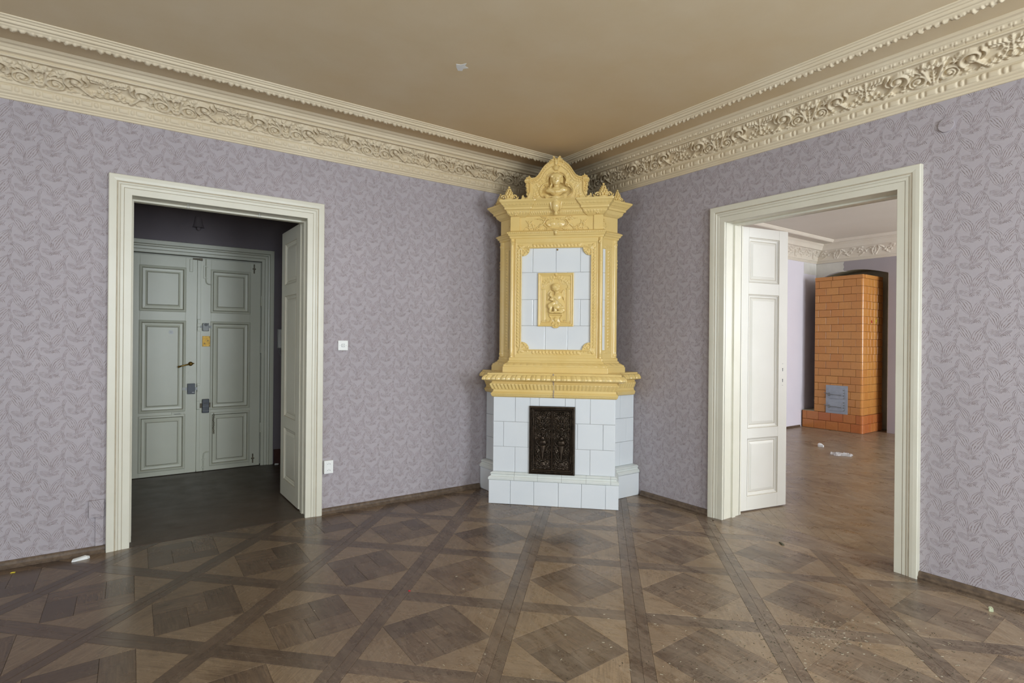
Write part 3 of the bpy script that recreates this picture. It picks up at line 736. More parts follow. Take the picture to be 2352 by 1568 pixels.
inner(4, (XW, 0), (0, 0), (1, -1), (-1, -1), False, 'cream ceiling moulding with a rope of buds parallel to the left wall')
inner(5, (0, 0), (0, YW), (-1, -1), (-1, 1), False, 'cream ceiling moulding with a rope of buds parallel to the right wall')
inner(6, (0, YW), (XW, YW), (-1, 1), (1, 1), True, 'ceiling moulding out of view'); inner(7, (XW, YW), (XW, 0), (1, 1), (1, -1), True, 'ceiling moulding out of view, far side')

# ================================================================== DOOR CASINGS
CAS = [(0, 0), (0, .022), (.002, .024), (.042, .025), (.044, .023), (.046, .027), (.062, .028), (.064, .026), (.068, .030), (.076, .0325), (.083, .031), (.085, .035), (.102, .037), (.123, .037), (.127, .034), (.129, 0)]
def casing(name, origin, rz, w, h, label, mat, prof=CAS, grime='grime_light'):
    """opening of width w and height h, local x along the wall, front towards -y"""
    e = empty(name, origin, rz); struct(e, label)
    def leg(pts, mi, nm):
        # pts: two (x,z) inner points with mitre directions
        mb = MB(); n = len(prof); vs = []
        for (x, z), (mx, mz) in pts: vs += [(x+mx*o, -d, z+mz*o) for o, d in prof]
        fs = [[i, i+1, n+i+1, n+i] for i in range(n-1)]+[list(range(n))[::-1], list(range(n, 2*n))]
        mb.add(vs, fs); 
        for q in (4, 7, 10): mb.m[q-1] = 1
        return mb.build(nm, [M[mat], M[grime]], e)
    leg([((0, 0), (-1, 0)), ((0, h), (-1, 1))], 0, 'casing_board')
    leg([((0, h), (-1, 1)), ((w, h), (1, 1))], 0, 'casing_board')
    leg([((w, h), (1, 1)), ((w, 0), (1, 0))], 0, 'casing_board')
    return e
ca = casing('trim_8', (A0+.012, 0, 0), 0, A1-A0-.024-.018, AH-.012, 'ivory moulded door casing round the hall doorway', 'paint')
cb = casing('trim_9', (0, B1-.012, 0), -PI/2, B1-B0-.024, BH-.012, 'ivory moulded door casing round the right doorway', 'paint')
def lining(name, origin, rz, w, h, d, label, mat):
    e = empty(name, origin, rz); struct(e, label)
    MB().box(0, .012, -.004, d, 0, h).build('jamb_board', M[mat], e); MB().box(w-.012, w, -.004, d, 0, h).build('jamb_board', M[mat], e)
    MB().box(.012, w-.012, -.004, d, h-.012, h).build('head_board', M[mat], e)
    MB().box(.012, .024, .10, .14, 0, h-.012).box(w-.024, w-.012, .10, .14, 0, h-.012).box(.024, w-.024, .10, .14, h-.024, h-.012).build('door_stop', M[mat], e)
    return e
lining('trim_10', (A0, 0, 0), 0, A1-A0, AH, T+.005, 'painted lining of the hall doorway', 'paint')
lining('trim_11', (0, B1, 0), -PI/2, B1-B0, BH, T+.005, 'painted lining of the right doorway', 'paint')
# rear casings seen edge-on
casing('trim_13', (T, B0+.012, 0), PI/2, B1-B0-.024, BH-.012, 'door casing on the next room side', 'paint')

# ================================================================== PANEL DOORS
def door_leaf(n, origin, rz, w, h, panels, label, mat, thick=.042, z0=.008, mx=(.10, .10), grime='grime_light', both=True, bolection=False):
    """local x runs from the hinge, front face towards -y at y=0, back at y=thick"""
    e = empty('door_%d' % n, origin, rz); struct(e, label)
    x0, x1 = mx[0], w-mx[1]; zs = [p for p in panels]
    fm = MB(); fm.box(0, x0, 0, thick, z0, h); fm.box(x1, w, 0, thick, z0, h); cur = z0
    for (a, b) in zs: fm.box(x0, x1, 0, thick, cur, a); cur = b
    fm.box(x0, x1, 0, thick, cur, h)
    fm.build('leaf_frame', M[mat], e, bevel=.0015)
    for (a, b) in zs:
        pm = MB()
        for side in ((1, -1) if both else (1,)):
            yy = (lambda d: -d) if side == 1 else (lambda d: thick+d)
            if bolection:
                R = [(-.006, 0), (-.006, .004), (.002, .010), (.012, .012), (.018, .004), (.021, -.006), (.024, -.008), (.046, -.010), (.060, -.004), (.063, -.004), (.066, .000)]
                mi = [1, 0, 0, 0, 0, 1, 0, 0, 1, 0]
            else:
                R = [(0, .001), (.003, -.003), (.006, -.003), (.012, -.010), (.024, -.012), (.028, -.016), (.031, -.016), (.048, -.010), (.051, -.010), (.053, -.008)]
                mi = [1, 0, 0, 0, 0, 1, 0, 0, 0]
            pm.rings([(x0+i_, x1-i_, a+i_, b-i_, yy(d_)) for i_, d_ in R], True, mi)
        pm.build('panel', [M[mat], M[grime]], e)
    return e
PB = [(.125, .606), (.691, 1.811), (1.910, 2.301)]
# right doorway, left leaf: stands open into the next room
aB = math.atan2(-1.964+1.858, .787-.251)
dB = door_leaf(4, (.251, -1.858, 0), aB, .560, 2.398-.03, [(.125, .606), (.691, 1.811), (1.910, 2.285)], 'white panelled door leaf folded open in the right doorway', 'paint_white', mx=(.103, .105))
kh = MB()
for zc in (1.179, 1.086):
    kh.cyl((.508, .0005, zc+.006), (0, -1, 0), .0055, .0012, 14); kh.box(.5045, .5115, -.0007, .0005, zc-.016, zc+.004)
for zc in (1.225, 1.040): kh.box(.503, .506, -.0006, .0004, zc, zc+.004); kh.box(.510, .513, -.0006, .0004, zc, zc+.004)
kh.build('keyhole', M['black'], dB)
hb = MB()
for zc in (.25, 1.25, 2.1): hb.cyl((-.008, .0, zc), (0, 0, 1), .007, .11, 10)
hb.build('hinge', M['paint_white'], dB)
# hall doorway: right leaf perpendicular, left leaf seen by its edge only
dA = door_leaf(3, (-2.715, .205, 0), PI/2, .600, 2.352, [(.16, .62), (.72, 1.78), (1.88, 2.24)], 'ivory panelled door leaf standing open into the hall, right side', 'paint', mx=(.11, .11), thick=.042)
dA.location = (-2.670, .213, 0)
dA2 = door_leaf(2, (-3.842, .213, 0), PI/2, .590, 2.352, [(.16, .62), (.72, 1.78), (1.88, 2.24)], 'ivory door leaf standing open into the hall, left side, seen by its edge', 'paint', mx=(.11, .11), thick=.040)
MB().box(.592, .5935, .010, .032, 1.00, 1.28).build('lock_plate', M['grey_metal'], dA2); 
MB().box(.600, .6015, .010, .032, 1.00, 1.28).build('lock_plate', M['grey_metal'], dA)

# ================================================================== HALL
YE = 2.15
struct(MB().box(-6.4, -1.2, T, YE+.2, -.12, -.001).build('floor_hall', M['w_hall']), 'dark boarded hall floor')
wall_with_opening(0, 'wall_hall_back', -6.4, -1.2, YE, YE+.2, 3.02, [(-3.905, -2.575, 0, 2.262)], [M['hall_paper']], 'dim violet hall wall with the entrance doors')
struct(MB().box(-6.5, -6.4, T, YE+.2, 0, 3.02).build('wall_hall_left', M['hall_paper']), 'hall end wall out of view left')
struct(MB().box(-1.2, -1.1, T, YE+.2, 0, 3.02).build('wall_hall_right', M['hall_paper']), 'hall end wall out of view right')
struct(MB().box(-6.5, -1.1, T, YE+.2, 3.02, 3.12).build('ceiling_hall', M['ceiling_b']), 'hall ceiling')
struct(MB().box(-6.4, -1.2, T, T+.004, AH+.13, 3.02).box(-6.4, A0-.14, T, T+.004, 0, 3.02).box(A1+.14, -1.2, T, T+.004, 0, 3.02).build('wall_hall_front', M['hall_paper']), 'hall side of the room wall')
struct(MB().box(-2.475, -1.2, YE-.02, YE, 0, .16).build('baseboard_hall', M['base_red']), 'dark red hall skirting')
struct(MB().box(-3.93, -2.53, YE+.10, YE+.15, -.05, 2.30).build('door_5', M['paint_entry']), 'unseen outer door behind the entrance doors, enlarged to block sky light at the gaps')  # unseen; enlarged so no sky light shows through the gap above
CAS2 = [(0, 0), (0, .012), (.004, .016), (.030, .017), (.032, .013), (.036, .020), (.060, .022), (.062, .018), (.068, .027), (.080, .029), (.083, .024), (.088, .032), (.125, .034), (.133, 0)]
casing('trim_14', (-3.90, YE, 0), 0, 1.285, 2.255, 'grey-green casing round the entrance doors', 'paint_entry', CAS2, 'grime')
EP = [(.055, .610), (.650, 1.575), (1.675, 2.125)]
dE1 = door_leaf(1, (-3.895, YE+.004, 0), 0, .655, 2.235, EP, 'grey-green entrance door leaf with brass lever and letter slot, left one', 'paint_entry', mx=(.155, .105), grime='grime', bolection=True, both=False, z0=.004)
dE2 = door_leaf(6, (-3.236, YE+.004, 0), 0, .612, 2.235, EP, 'grey-green entrance door leaf with brass lock plate and painted chain, right one', 'paint_entry', mx=(.127, .106), grime='grime', bolection=True, both=False, z0=.004)
# cover strip where the leaves meet (three lengths, interrupted by the lock keeps)
for (a, b) in ((1.60, 2.215), (.925, 1.475), (.02, .655)): MB().box(-.004, .030, -.013, 0, a, b).build('cover_strip', [M['paint_entry']], dE2, bevel=.003)
for (a, b) in ((1.555, 1.595), (1.485, 1.52), (.905, .93), (.70, .72)): MB().box(.0, .030, -.010, 0, a, b).build('strike_plate', [M['paint_entry']], dE2, bevel=.002)
MB().box(-.002, .026, -.022, -.0, 1.52, 1.555).box(-.002, .026, -.020, 0, .66, .745).build('lock_keep', M['paint_entry'], dE2, bevel=.002)
# upper rim lock
l1 = MB().box(.045, .105, -.032, 0, 1.478, 1.560).build('rim_lock', M['grey_metal'], dE2, bevel=.003)
MB().cyl((.078, -.030, 1.545), (0, -1, 0), .015, .018, 18).build('lock_knob', M['black'], l1)
for q in ((.052, 1.486), (.098, 1.486), (.052, 1.553), (.098, 1.553)): MB().cyl((q[0], -.0315, q[1]), (0, -1, 0), .0035, .002, 8).build('screw', M['black'], l1)
MB().box(.026, .045, -.014, 0, 1.510, 1.535).box(.105, .130, -.012, 0, 1.510, 1.535).build('lock_bolt', M['grey_metal'], dE2)
bp = MB().box(.046, .119, -.008, 0, 1.315, 1.425).build('brass_plate', M['brass'], dE2, bevel=.001)
for q in ((.068, 1.347), (.097, 1.378)): MB().cyl((q[0], -.007, q[1]), (0, -1, 0), .010, .008, 16).build('cylinder_ring', M['brass'], bp); MB().cyl((q[0], -.0145, q[1]), (0, -1, 0), .0055, .001, 12).build('cylinder_core', M['black'], bp)
for q in ((.111, 1.417), (.111, 1.325)): MB().cyl((q[0], -.0075, q[1]), (0, -1, 0), .004, .001, 10).build('screw', M['black'], bp)
# lever handle and escutcheon on the left leaf  (left leaf x = world + 3.895)
lv = MB(); lv.cyl((.600, 0, 1.135), (0, -1, 0), .022, .008, 24); lv.ball((.600, -.020, 1.135), .019, n=14); lv.tube([(.600, -.026, 1.135), (.560, -.040, 1.126), (.520, -.042, 1.116), (.495, -.040, 1.108)], [.009, .008, .007, .009], 10); lv.ball((.492, -.040, 1.107), .011, n=10); lv.cyl((.620, -.010, 1.138), (1, 0, 0), .006, .012, 8)
lv.build('lever_handle', M['brass'], dE1, smooth=True)
es = MB()
for k in range(4): es.cyl((.597+.012*math.cos(k*PI/2), 0, 1.045+.014*math.sin(k*PI/2)), (0, -1, 0), .010, .003, 12)
es.cyl((.597, 0, 1.045), (0, -1, 0), .013, .004, 16); es.build('keyhole_cover', M['paint_entry'], dE1)
r1 = MB().box(.572, .640, -.030, 0, .822, .930).build('rim_lock', M['dark_metal'], dE1, bevel=.003); r1['label'] = 'dark rim lock case on the left entrance leaf'
MB().box(.572, .640, -.033, -.030, .917, .928).box(.572, .640, -.033, -.030, .824, .835).build('lock_lip', M['dark_metal'], r1)
MB().box(.612, .634, -.0345, -.032, .838, .842).build('name_bar', M['plastic'], r1)
MB().box(.528, .572, -.010, 0, .862, .890).box(.640, .662, -.012, 0, .862, .890).build('lock_bolt', M['plastic_grey'], dE1)
MB().box(.662, .682, -.020, -.002, .842, .905).build('lock_keep', M['paint_entry'], dE1)
r2 = MB().box(.048, .112, -.034, 0, .618, .762).build('rim_lock', M['dark_metal'], dE2, bevel=.004); r2['label'] = 'dark rim lock case on the right entrance leaf'
MB().box(.062, .100, -.038, -.034, .715, .726).build('lock_slot', M['black'], r2); MB().box(.050, .110, -.0365, -.034, .688, .692).box(.050, .110, -.0365, -.034, .640, .644).build('lock_rib', M['grey_metal'], r2)
MB().box(.026, .048, -.010, 0, .670, .718).box(.112, .145, -.010, 0, .672, .722).build('lock_bolt', M['grime'], dE2)
ml = MB(); ml.rings([(.432, .540, .602, .640, -.001), (.434, .538, .604, .638, -.007), (.448, .524, .612, .630, -.007), (.450, .522, .614, .628, -.002)], True); ml.build('letter_slot', M['paint_entry'], dE1)
MB().box(.456, .516, -.0035, -.0015, .618, .624).build('letter_flap', M['grey_metal'], dE1)
st = MB().cyl((.424, .0005, 1.460), (0, -1, 0), .0215, .0025, 28).build('round_sticker', M['paper'], dE1); st['label'] = 'small round white sticker reading 21'
fc = bpy.data.curves.new('number', 'FONT'); fc.body = '21'; fc.size = .019; fc.align_x = 'CENTER'; fc.align_y = 'CENTER'; fc.extrude = .0002
fo = bpy.data.objects.new('number', fc); fo.location = (.424, -.0021, 1.460); fo.rotation_euler = (PI/2, 0, 0); fc.materials.append(M['grey_metal']); add(fo, st)
# espagnolette bolts with bent handles, top and bottom, chain
eb = MB(); eb.tube([(.075, -.012, 2.235), (.075, -.012, 2.02), (.080, -.013, 1.985), (.098, -.016, 1.972), (.130, -.018, 1.970)], .0055, 8)
for zc in (2.15, 2.03): eb.box(.056, .094, -.016, 0, zc, zc+.014)
eb.box(.052, .064, -.012, 0, 2.03, 2.165); eb.build('top_bolt', M['paint_entry'], dE2)
eb = MB(); eb.tube([(.065, -.012, .01), (.065, -.012, .16), (.070, -.013, .19), (.088, -.016, .205), (.120, -.018, .205)], .0055, 8)
for zc in (.04, .12): eb.box(.050, .080, -.016, 0, zc, zc+.012)
eb.build('bottom_bolt', M['paint_entry'], dE2)
tb = MB().box(-.045, .012, -.016, 0, 2.218, 2.236).box(.012, .042, -.024, 0, 2.212, 2.238); tb.build('top_latch', M['grime'], dE2)
MB().box(-.075, -.045, -.008, 0, 2.09, 2.222).build('latch_plate', M['paint_entry'], dE2, bevel=.004)
for (x, z) in ((.545, 2.17), (.545, .085)): MB().box(x-.006, x+.006, -.010, 0, z-.05, z+.05).box(x-.016, x+.016, -.008, 0, z-.008, z+.006).build('small_bolt', M['grime'], dE2)
chn = MB()
for k in range(16):
    zc = .600-k*.0135; a = k % 2
    pts = [(.158+.0065*math.cos(t)*(1 if a else .3)+.002*math.sin(k), -.012-.006*math.cos(t)*(0 if a else 1), zc+.0095*math.sin(t)) for t in np.linspace(0, 2*PI, 9)]
    chn.tube(pts, .0022, 5)
chn.box(.140, .172, -.006, 0, .595, .612); chn.build('door_chain', M['grime'], dE2)
for zc in (1.82, 1.30, .42):      # hinges by the right casing
    MB().cyl((.618, -.010, zc-.055), (0, 0, 1), .0065, .11, 10).build('hinge', M['paint_entry'], dE2)
# intercom
ic = empty('intercom_handset', (-2.405, YE, 1.405)); tag(ic, 'grey intercom handset on the dim hall wall right of the entrance doors', 'intercom')
MB().box(-.045, .045, -.030, 0, -.11, .11).build('wall_unit', M['plastic_grey'], ic, bevel=.006); MB().box(-.040, -.004, -.058, -.030, -.105, .105).build('handset', M['plastic'], ic, bevel=.008)
MB().tube([(-.020, -.040, -.105), (-.028, -.035, -.15), (-.010, -.030, -.19), (.008, -.028, -.175), (.004, -.026, -.13), (.000, -.02, -.11)], .003, 6).build('cord', M['plastic_grey'], ic, smooth=True)
bl = empty('door_bell', (-3.235, YE, 2.60)); tag(bl, 'bell-shaped chime papered over above the entrance doors', 'bell')
mb = MB()
prof = [(.030, .075), (.034, .055), (.038, .03), (.042, 0), (.050, -.03), (.056, -.045)]
vs = []; 
for r, z in prof:
    for k in range(14): a = PI*k/13; vs.append((r*math.cos(a), -.035*math.sin(a)*(r/.05), z))
fs = [[i*14+k, i*14+k+1, (i+1)*14+k+1, (i+1)*14+k] for i in range(len(prof)-1) for k in range(13)]
mb.add(vs, fs+[list(range(14)), list(range(70, 84))[::-1]]); mb.build('bell_cover', M['hall_paper'], bl, smooth=True)
MB().box(-.03, .03, -.012, 0, -.02, .06).ball((0, -.018, -.055), .022, n=10).build('striker', M['hall_paper'], bl, smooth=True)

# ================================================================== NEXT ROOM
NX, NY, NY0 = 6.06, .36, -6.0
struct(MB().box(T, 7.0, NY0-.2, 1.0, -.12, -.006).build('floor_next_room', M['gap']), 'worn boarded floor of the next room')
fn = bpy.data.objects['floor_next_room']
hb = MB(); bw, bl = .08, .48
for i in range(-90, 90):
    for j in range(-9, 10):
        ox, oy = i*bw+j*bl, i*bw-j*bl
        for (x0, y0, w, h) in ((ox, oy, bl, bw), (ox, oy+bw, bw, bl)):
            q = [(x0, y0), (x0+w, y0), (x0+w, y0+h), (x0, y0+h)]
            q = [(3.0+(a-b)*.70711, -2.0+(a+b)*.70711) for a, b in q]
            for pl in ((1, 0, 6.5), (0, 1, NY-.002), (-1, 0, -T-.002), (0, -1, 4.4)): q = clip_poly(q, *pl) if len(q) > 2 else q
            if len(q) > 2 and area(q) > 4e-4:
                vs, fs = block(q, None, 0, random.uniform(-.0012, -.0004)); hb.add(vs, fs)
o = hb.build('herringbone_boards', M['w_b'], fn); o['kind'] = 'stuff'
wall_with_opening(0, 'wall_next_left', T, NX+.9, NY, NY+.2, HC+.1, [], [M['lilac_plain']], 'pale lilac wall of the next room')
YN0, YN1 = -.765, .235       # arched niche in the back wall
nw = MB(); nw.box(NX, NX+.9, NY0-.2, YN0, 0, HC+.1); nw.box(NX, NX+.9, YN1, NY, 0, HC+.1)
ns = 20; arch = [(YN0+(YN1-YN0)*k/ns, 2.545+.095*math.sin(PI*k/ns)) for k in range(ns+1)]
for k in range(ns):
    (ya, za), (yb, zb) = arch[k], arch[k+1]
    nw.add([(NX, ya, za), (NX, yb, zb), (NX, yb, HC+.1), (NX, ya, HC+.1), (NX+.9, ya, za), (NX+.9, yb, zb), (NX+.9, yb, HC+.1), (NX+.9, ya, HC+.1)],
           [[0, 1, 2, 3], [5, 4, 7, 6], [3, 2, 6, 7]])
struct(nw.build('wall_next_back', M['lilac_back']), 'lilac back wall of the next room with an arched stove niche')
nl = MB(); nl.box(NX+.40, NX+.42, YN0, YN1, 0, 2.66)
nl.box(NX+.001, NX+.40, YN0-.001, YN0+.006, 0, 2.545); nl.box(NX+.001, NX+.40, YN1-.006, YN1+.001, 0, 2.545)
for k in range(ns):
    (ya, za), (yb, zb) = arch[k], arch[k+1]
    nl.add([(NX+.001, ya, za), (NX+.001, yb, zb), (NX+.42, yb, zb), (NX+.42, ya, za)], [[0, 1, 2, 3]])
struct(nl.build('wall_niche', M['soot']), 'sooty plaster lining of the arched niche')
# bare plaster patch round the corner
pp = [(NY-.001, 2.30), (NY-.001, 2.79), (-.10, 2.79), (-.085, 2.745), (-.10, 2.70), (-.085, 2.665), (-.098, 2.635), (-.16, 2.62), (.0, 2.625), (.12, 2.60), (.2, 2.57), (.235, 2.545), (.236, 2.30)]
mb = MB(); n = len(pp); mb.add([(NX-.003, y, z) for y, z in pp]+[(NX-.0002, y, z) for y, z in pp], [list(range(n)), [k+n for k in range(n)][::-1]]+[[k, (k+1) % n, n+(k+1) % n, n+k] for k in range(n)])
pt = mb.build('trim_20', M['bare_plaster']); struct(pt, 'bare plaster patch over the niche in the next room')
struct(MB().box(NX-.42, NX-.003, NY-.003, NY-.0004, 2.60, 2.79).build('trim_21', M['bare_plaster']), 'bare plaster patch in the corner of the next room')
wall_with_opening(0, 'wall_next_window', T, NX+.9, NY0-.2, NY0, HC+.1, [(2.3, 3.9, .8, 2.7), (4.35, 5.65, .8, 2.7)], [M['lilac_plain']], 'window wall of the next room, out of view')
struct(MB().box(T, T+.003, B1+.13, NY, 0, HC).box(T, T+.003, NY0, B0-.13, 0, HC).box(T, T+.003, B0-.13, B1+.13, BH+.12, HC).build('wall_next_front', M['lilac_plain']), 'next room side of the dividing wall')
struct(MB().box(T, NX+.9, NY0-.2, NY+.2, HC+.0, HC+.12).build('ceiling_next_room', M['ceiling_b']), 'grey cream ceiling of the next room')
window(4, 0, NY0-.09, 2.3, 3.9, .8, 2.7); window(5, 0, NY0-.09, 4.35, 5.65, .8, 2.7)
FN = Relief(.60, .20, .005, 0, 0, wrap=True)
for sg in (-1, 1):
    X = lambda q: .3+sg*q
    A = lambda a: a if sg > 0 else PI-a
    FN.stroke([(X(.02), .02), (X(.05), .10), (X(.03), .17)], .014, .010, .014, .012); FN.leaf(X(.03), .10, A(.6), .09, .04, .013, 4)
    FN.stroke([(X(.05), .17), (X(.12), .12), (X(.17), .05), (X(.22), .02)], .008, .005, .010)
    for q in range(7): FN.flower(X(.13+.022*q), .075+.03*math.sin(q*2.2)+.006*q, .014, 5, .016)
    FN.leaf(X(.28), .15, A(2.6), .10, .03, .010, 4); FN.leaf(X(.2), .16, A(.4), .08, .03, .010, 3)
FN.leaf(.3, .03, PI/2, .10, .05, .016, 4); FN.smooth(1)
CP = [(0, 2.795), (.012, 2.796), (.014, 2.812), (.022, 2.815), (.026, 2.830), (.038, 2.834), (.042, 2.846)]+[(.042+.120*t**1.5, 2.846+.150*t**.75) for t in np.linspace(0, 1, 10)[1:]]+[(.165, 2.994), (.185, 2.993), (.190, 3.004), (.205, 3.034), (.222, 3.058), (.230, 3.062), (.240, 3.090)]
_dl = np.r_[0, np.cumsum(np.linalg.norm(np.diff(np.array(CP), axis=0), axis=1))]
def nd(S, L):
    t = (L-_dl[6])/(_dl[15]-_dl[6]); return np.where((t > 0) & (t < 1), FN.sample(S+0*L, t*.20+0*S)*1.3*np.clip(t*12, 0, 1)*np.clip((1-t)*12, 0, 1), 0)
struct(sweep('trim_15', [(T, NY), (NX, NY)], CP, [M['stucco_b']], ds=.008, disp=(nd, .007), m0=(1, -1), m1=(-1, -1), cap=False), 'pale stucco cornice with leaf frieze in the next room, left wall')
struct(sweep('trim_16', [(NX, NY), (NX, NY0)], CP, [M['stucco_b']], ds=.008, disp=(nd, .007), m0=(-1, -1), m1=(-1, 1), cap=False), 'pale stucco cornice with leaf frieze in the next room, back wall')
IP2 = [(.455, 3.090), (.458, 3.070), (.468, 3.068), (.474, 3.054), (.500, 3.046), (.520, 3.050), (.526, 3.066), (.540, 3.072), (.545, 3.090)]
inner(17, (T, NY), (NX, NY), (1, -1), (-1, -1), True, 'pale ceiling moulding of the next room, left', 'stucco_b', 0, IP2)
inner(18, (NX, NY), (NX, NY0), (-1, -1), (-1, 1), True, 'pale ceiling moulding of the next room, back', 'stucco_b', 0, IP2)
hk = MB().tube([(2.05, -1.82, 3.09), (2.05, -1.82, 3.06), (2.06, -1.835, 3.03), (2.04, -1.855, 3.00), (2.02, -1.835, 2.985), (2.02, -1.81, 3.00), (2.035, -1.80, 3.02)], .003, 6)
tag(hk.build('ceiling_hook', M['screw'], smooth=True), 'bent wire hook hanging from the ceiling of the next room', 'hook')
tag(MB().tube([(6.035, NY, .42), (6.035, .30, .42), (6.035, .185, .42)], .016, 12).build('thin_pipe', M['plastic']), 'thin white pipe running into the niche beside the tiled stove', 'pipe')
struct(MB().box(T, 5.55, NY-.012, NY, 0, .03).build('baseboard_next', M['base_wood']), 'remains of skirting in the next room')

# ---- ochre tiled stove in the niche
TS = empty('tiled_stove', (5.60, -.59, 0)); tag(TS, 'tall stove of ochre glazed tiles standing in the arched niche of the next room', 'stove')
TW, TD = .74, .72      # towards +y (left in view) and +x (depth)
RH = .1200; NR = 18; Z0 = .282
core = MB().box(.012, TD-.01, .012, TW-.003, 0, Z0+NR*RH).box(.012, .40, TW-.01, .945, 0, Z0-.005).build('stove_core', M['mortar'], TS)
def tile_mesh(w, h, t=.014, pil=.006, mat='brick'):
    m = MB(); g = .0022 if mat.startswith('brick') else .0009; x0, x1, z0, z1 = g, w-g, g, h-g
    m.rings([(x0, x1, z0, z1, t), (x0, x1, z0, z1, .003), (x0+.002, x1-.002, z0+.002, z1-.002, .0008), (x0+pil, x1-pil, z0+pil, z1-pil, 0)], True)
    me = bpy.data.meshes.new('tile'); me.from_pydata(m.v, [], m.f); me.materials.append(M[mat]); return me
cache = {}
def put_tile(par, w, h, loc, rz, mat='brick', t=.014, pil=.006, name='tile'):
    k = (round(w, 4), round(h, 4), mat, t, pil)
    if k not in cache: cache[k] = tile_mesh(w, h, t, pil, mat)
    o = bpy.data.objects.new(name, cache[k]); o.location = loc; o.rotation_euler = (random.uniform(-.003, .003), random.uniform(-.003, .003), rz); return add(o, par)
tw = .192
def corner_tile(a, b, h, mat):
    """a along +y face, b along +x face, rounded corner at origin"""
    r = .035; g = .002; out = [(0, a-g)]+[(r-r*math.cos(t), r-r*math.sin(t)) for t in np.linspace(0, PI/2, 7)]+[(b-g, 0)]
    inn = [(b-g, .014), (.014, .014), (.014, a-g)]
    m = MB(); m.prism(out+inn, g, h-g); me = bpy.data.meshes.new('corner_tile'); me.from_pydata(m.v, [], m.f); me.materials.append(M[mat]); return me
for r in range(-2, NR):
    base_row = r < 0; z = (Z0/2)*(r+2) if base_row else Z0+RH*r; h = Z0/2 if base_row else RH
    mk = 'brick_red' if base_row else 'brick'; ox = -.012 if base_row else 0; wtot = .94 if base_row else TW; odd = r % 2
    a, b = (.10, .165) if odd else (.175, .075)
    key = ('c', odd, base_row)
    if key not in cache: cache[key] = corner_tile(a, b, h, mk)
    o = bpy.data.objects.new('corner_tile', cache[key]); o.location = (ox, ox, z); add(o, TS)
    y = a
    while y < wtot-.012:
        w = min(tw, wtot-y)
        if w > .03: put_tile(TS, w, h, (ox, y+w+ox, z), -PI/2, mk)      # front faces -x
        y += tw
    x = b
    while x < TD-.012:
        w = min(.115, TD-x)
        if w > .03: put_tile(TS, w, h, (x+ox, ox, z), 0, mk)
        x += .115
zt = Z0+NR*RH; yy = 0
for w in (.46, .28): MB().box(-.008, .06, yy+.001, yy+w-.001, zt, zt+.062).build('cap_tile', M['brick'], TS, bevel=.010); yy += w
MB().box(.062, .40, -.008, .06, zt, zt+.062).build('cap_tile', M['brick'], TS, bevel=.010); MB().box(.402, .70, -.008, .06, zt, zt+.062).build('cap_tile', M['brick'], TS, bevel=.010)
MB().box(.06, .70, .06, TW-.005, zt-.005, zt+.045).build('top_slab', M['soot'], TS)
MB().box(.014, .40, TW+.002, .935, Z0-.005, Z0+.004).build('hearth_top', M['soot'], TS)
dr = MB().box(-.014, 0, .212, .545, .278, .732).build('fire_door_plate', M['steel'], TS, bevel=.002); dr['label'] = 'galvanised steel door plate with two small hatches'
for (za, zb) in ((.520, .690), (.325, .470)):
    hd = MB().box(-.024, -.014, .270, .500, za, zb).build('hatch', M['steel'], dr, bevel=.002)
hw = MB()
for (za, zb) in ((.520, .690), (.325, .470)):
    zc = za+.055
    hw.tube([(-.026, .545+.02, zc+.03), (-.034, .52, zc+.012), (-.034, .300, zc+.004)], .005, 6); hw.box(-.040, -.024, .475, .500, zc-.02, zc+.035)
    for k in range(4): hw.ball((-.026, .262+.004*(k % 2), za+.012+k*.042), .010, n=8)
hw.build('latch_and_hinges', M['grey_metal'], dr)
mk = MB().box(.285, .305, -.0035, -.002, 1.755, 1.79).box(.297, .325, -.0035, -.002, 1.745, 1.765).build('red_scribble', M['lead'], TS)
mk = MB().box(.44, .452, -.0035, -.002, 1.74, 1.80).box(.452, .478, -.0035, -.002, 1.765, 1.775).box(.470, .482, -.0035, -.002, 1.775, 1.81).build('yellow_scribble', M['yellow_wax'], TS)

# ================================================================== CORNER STOVE
SO = Vector((-.0212, .0212, 0))
CS = empty('corner_stove', SO, -PI/4); tag(CS, 'tall corner stove of white tiles with yellow majolica cornices, figured crest and cast iron doors', 'stove')
def W2L(x, y):
    q = Matrix.Rotation(PI/4, 2) @ Vector((x-SO.x, y-SO.y)); return (q.x, q.y)
# ---- lower body
LW, LV = .522, 1.232
poly = [W2L(*p) for p in ((-.004, -.004), (-1.02, -.004), (-1.02, -.25), (-.262, -.945), (-.004, -.945))]
def grow(z0, z1, d, name, mat, pts=poly): return None
MB().prism([W2L(*p) for p in ((-.004, -.004), (-1.010, -.004), (-1.010, -.26), (-.27, -.935), (-.004, -.935))], 0, 1.12).box(-LW+.008, LW-.008, -LV+.008, -.75, 0, 1.12).build('masonry_core', M['grout'], CS)
def T_front(x0, x1, z0, z1, v, par=CS, mat='glaze_w', jit=.0012, t=.016):
    return put_tile(par, x1-x0, z1-z0, (x0, -v+random.uniform(-jit, jit)*0.6, z0), 0, mat, t, .004)
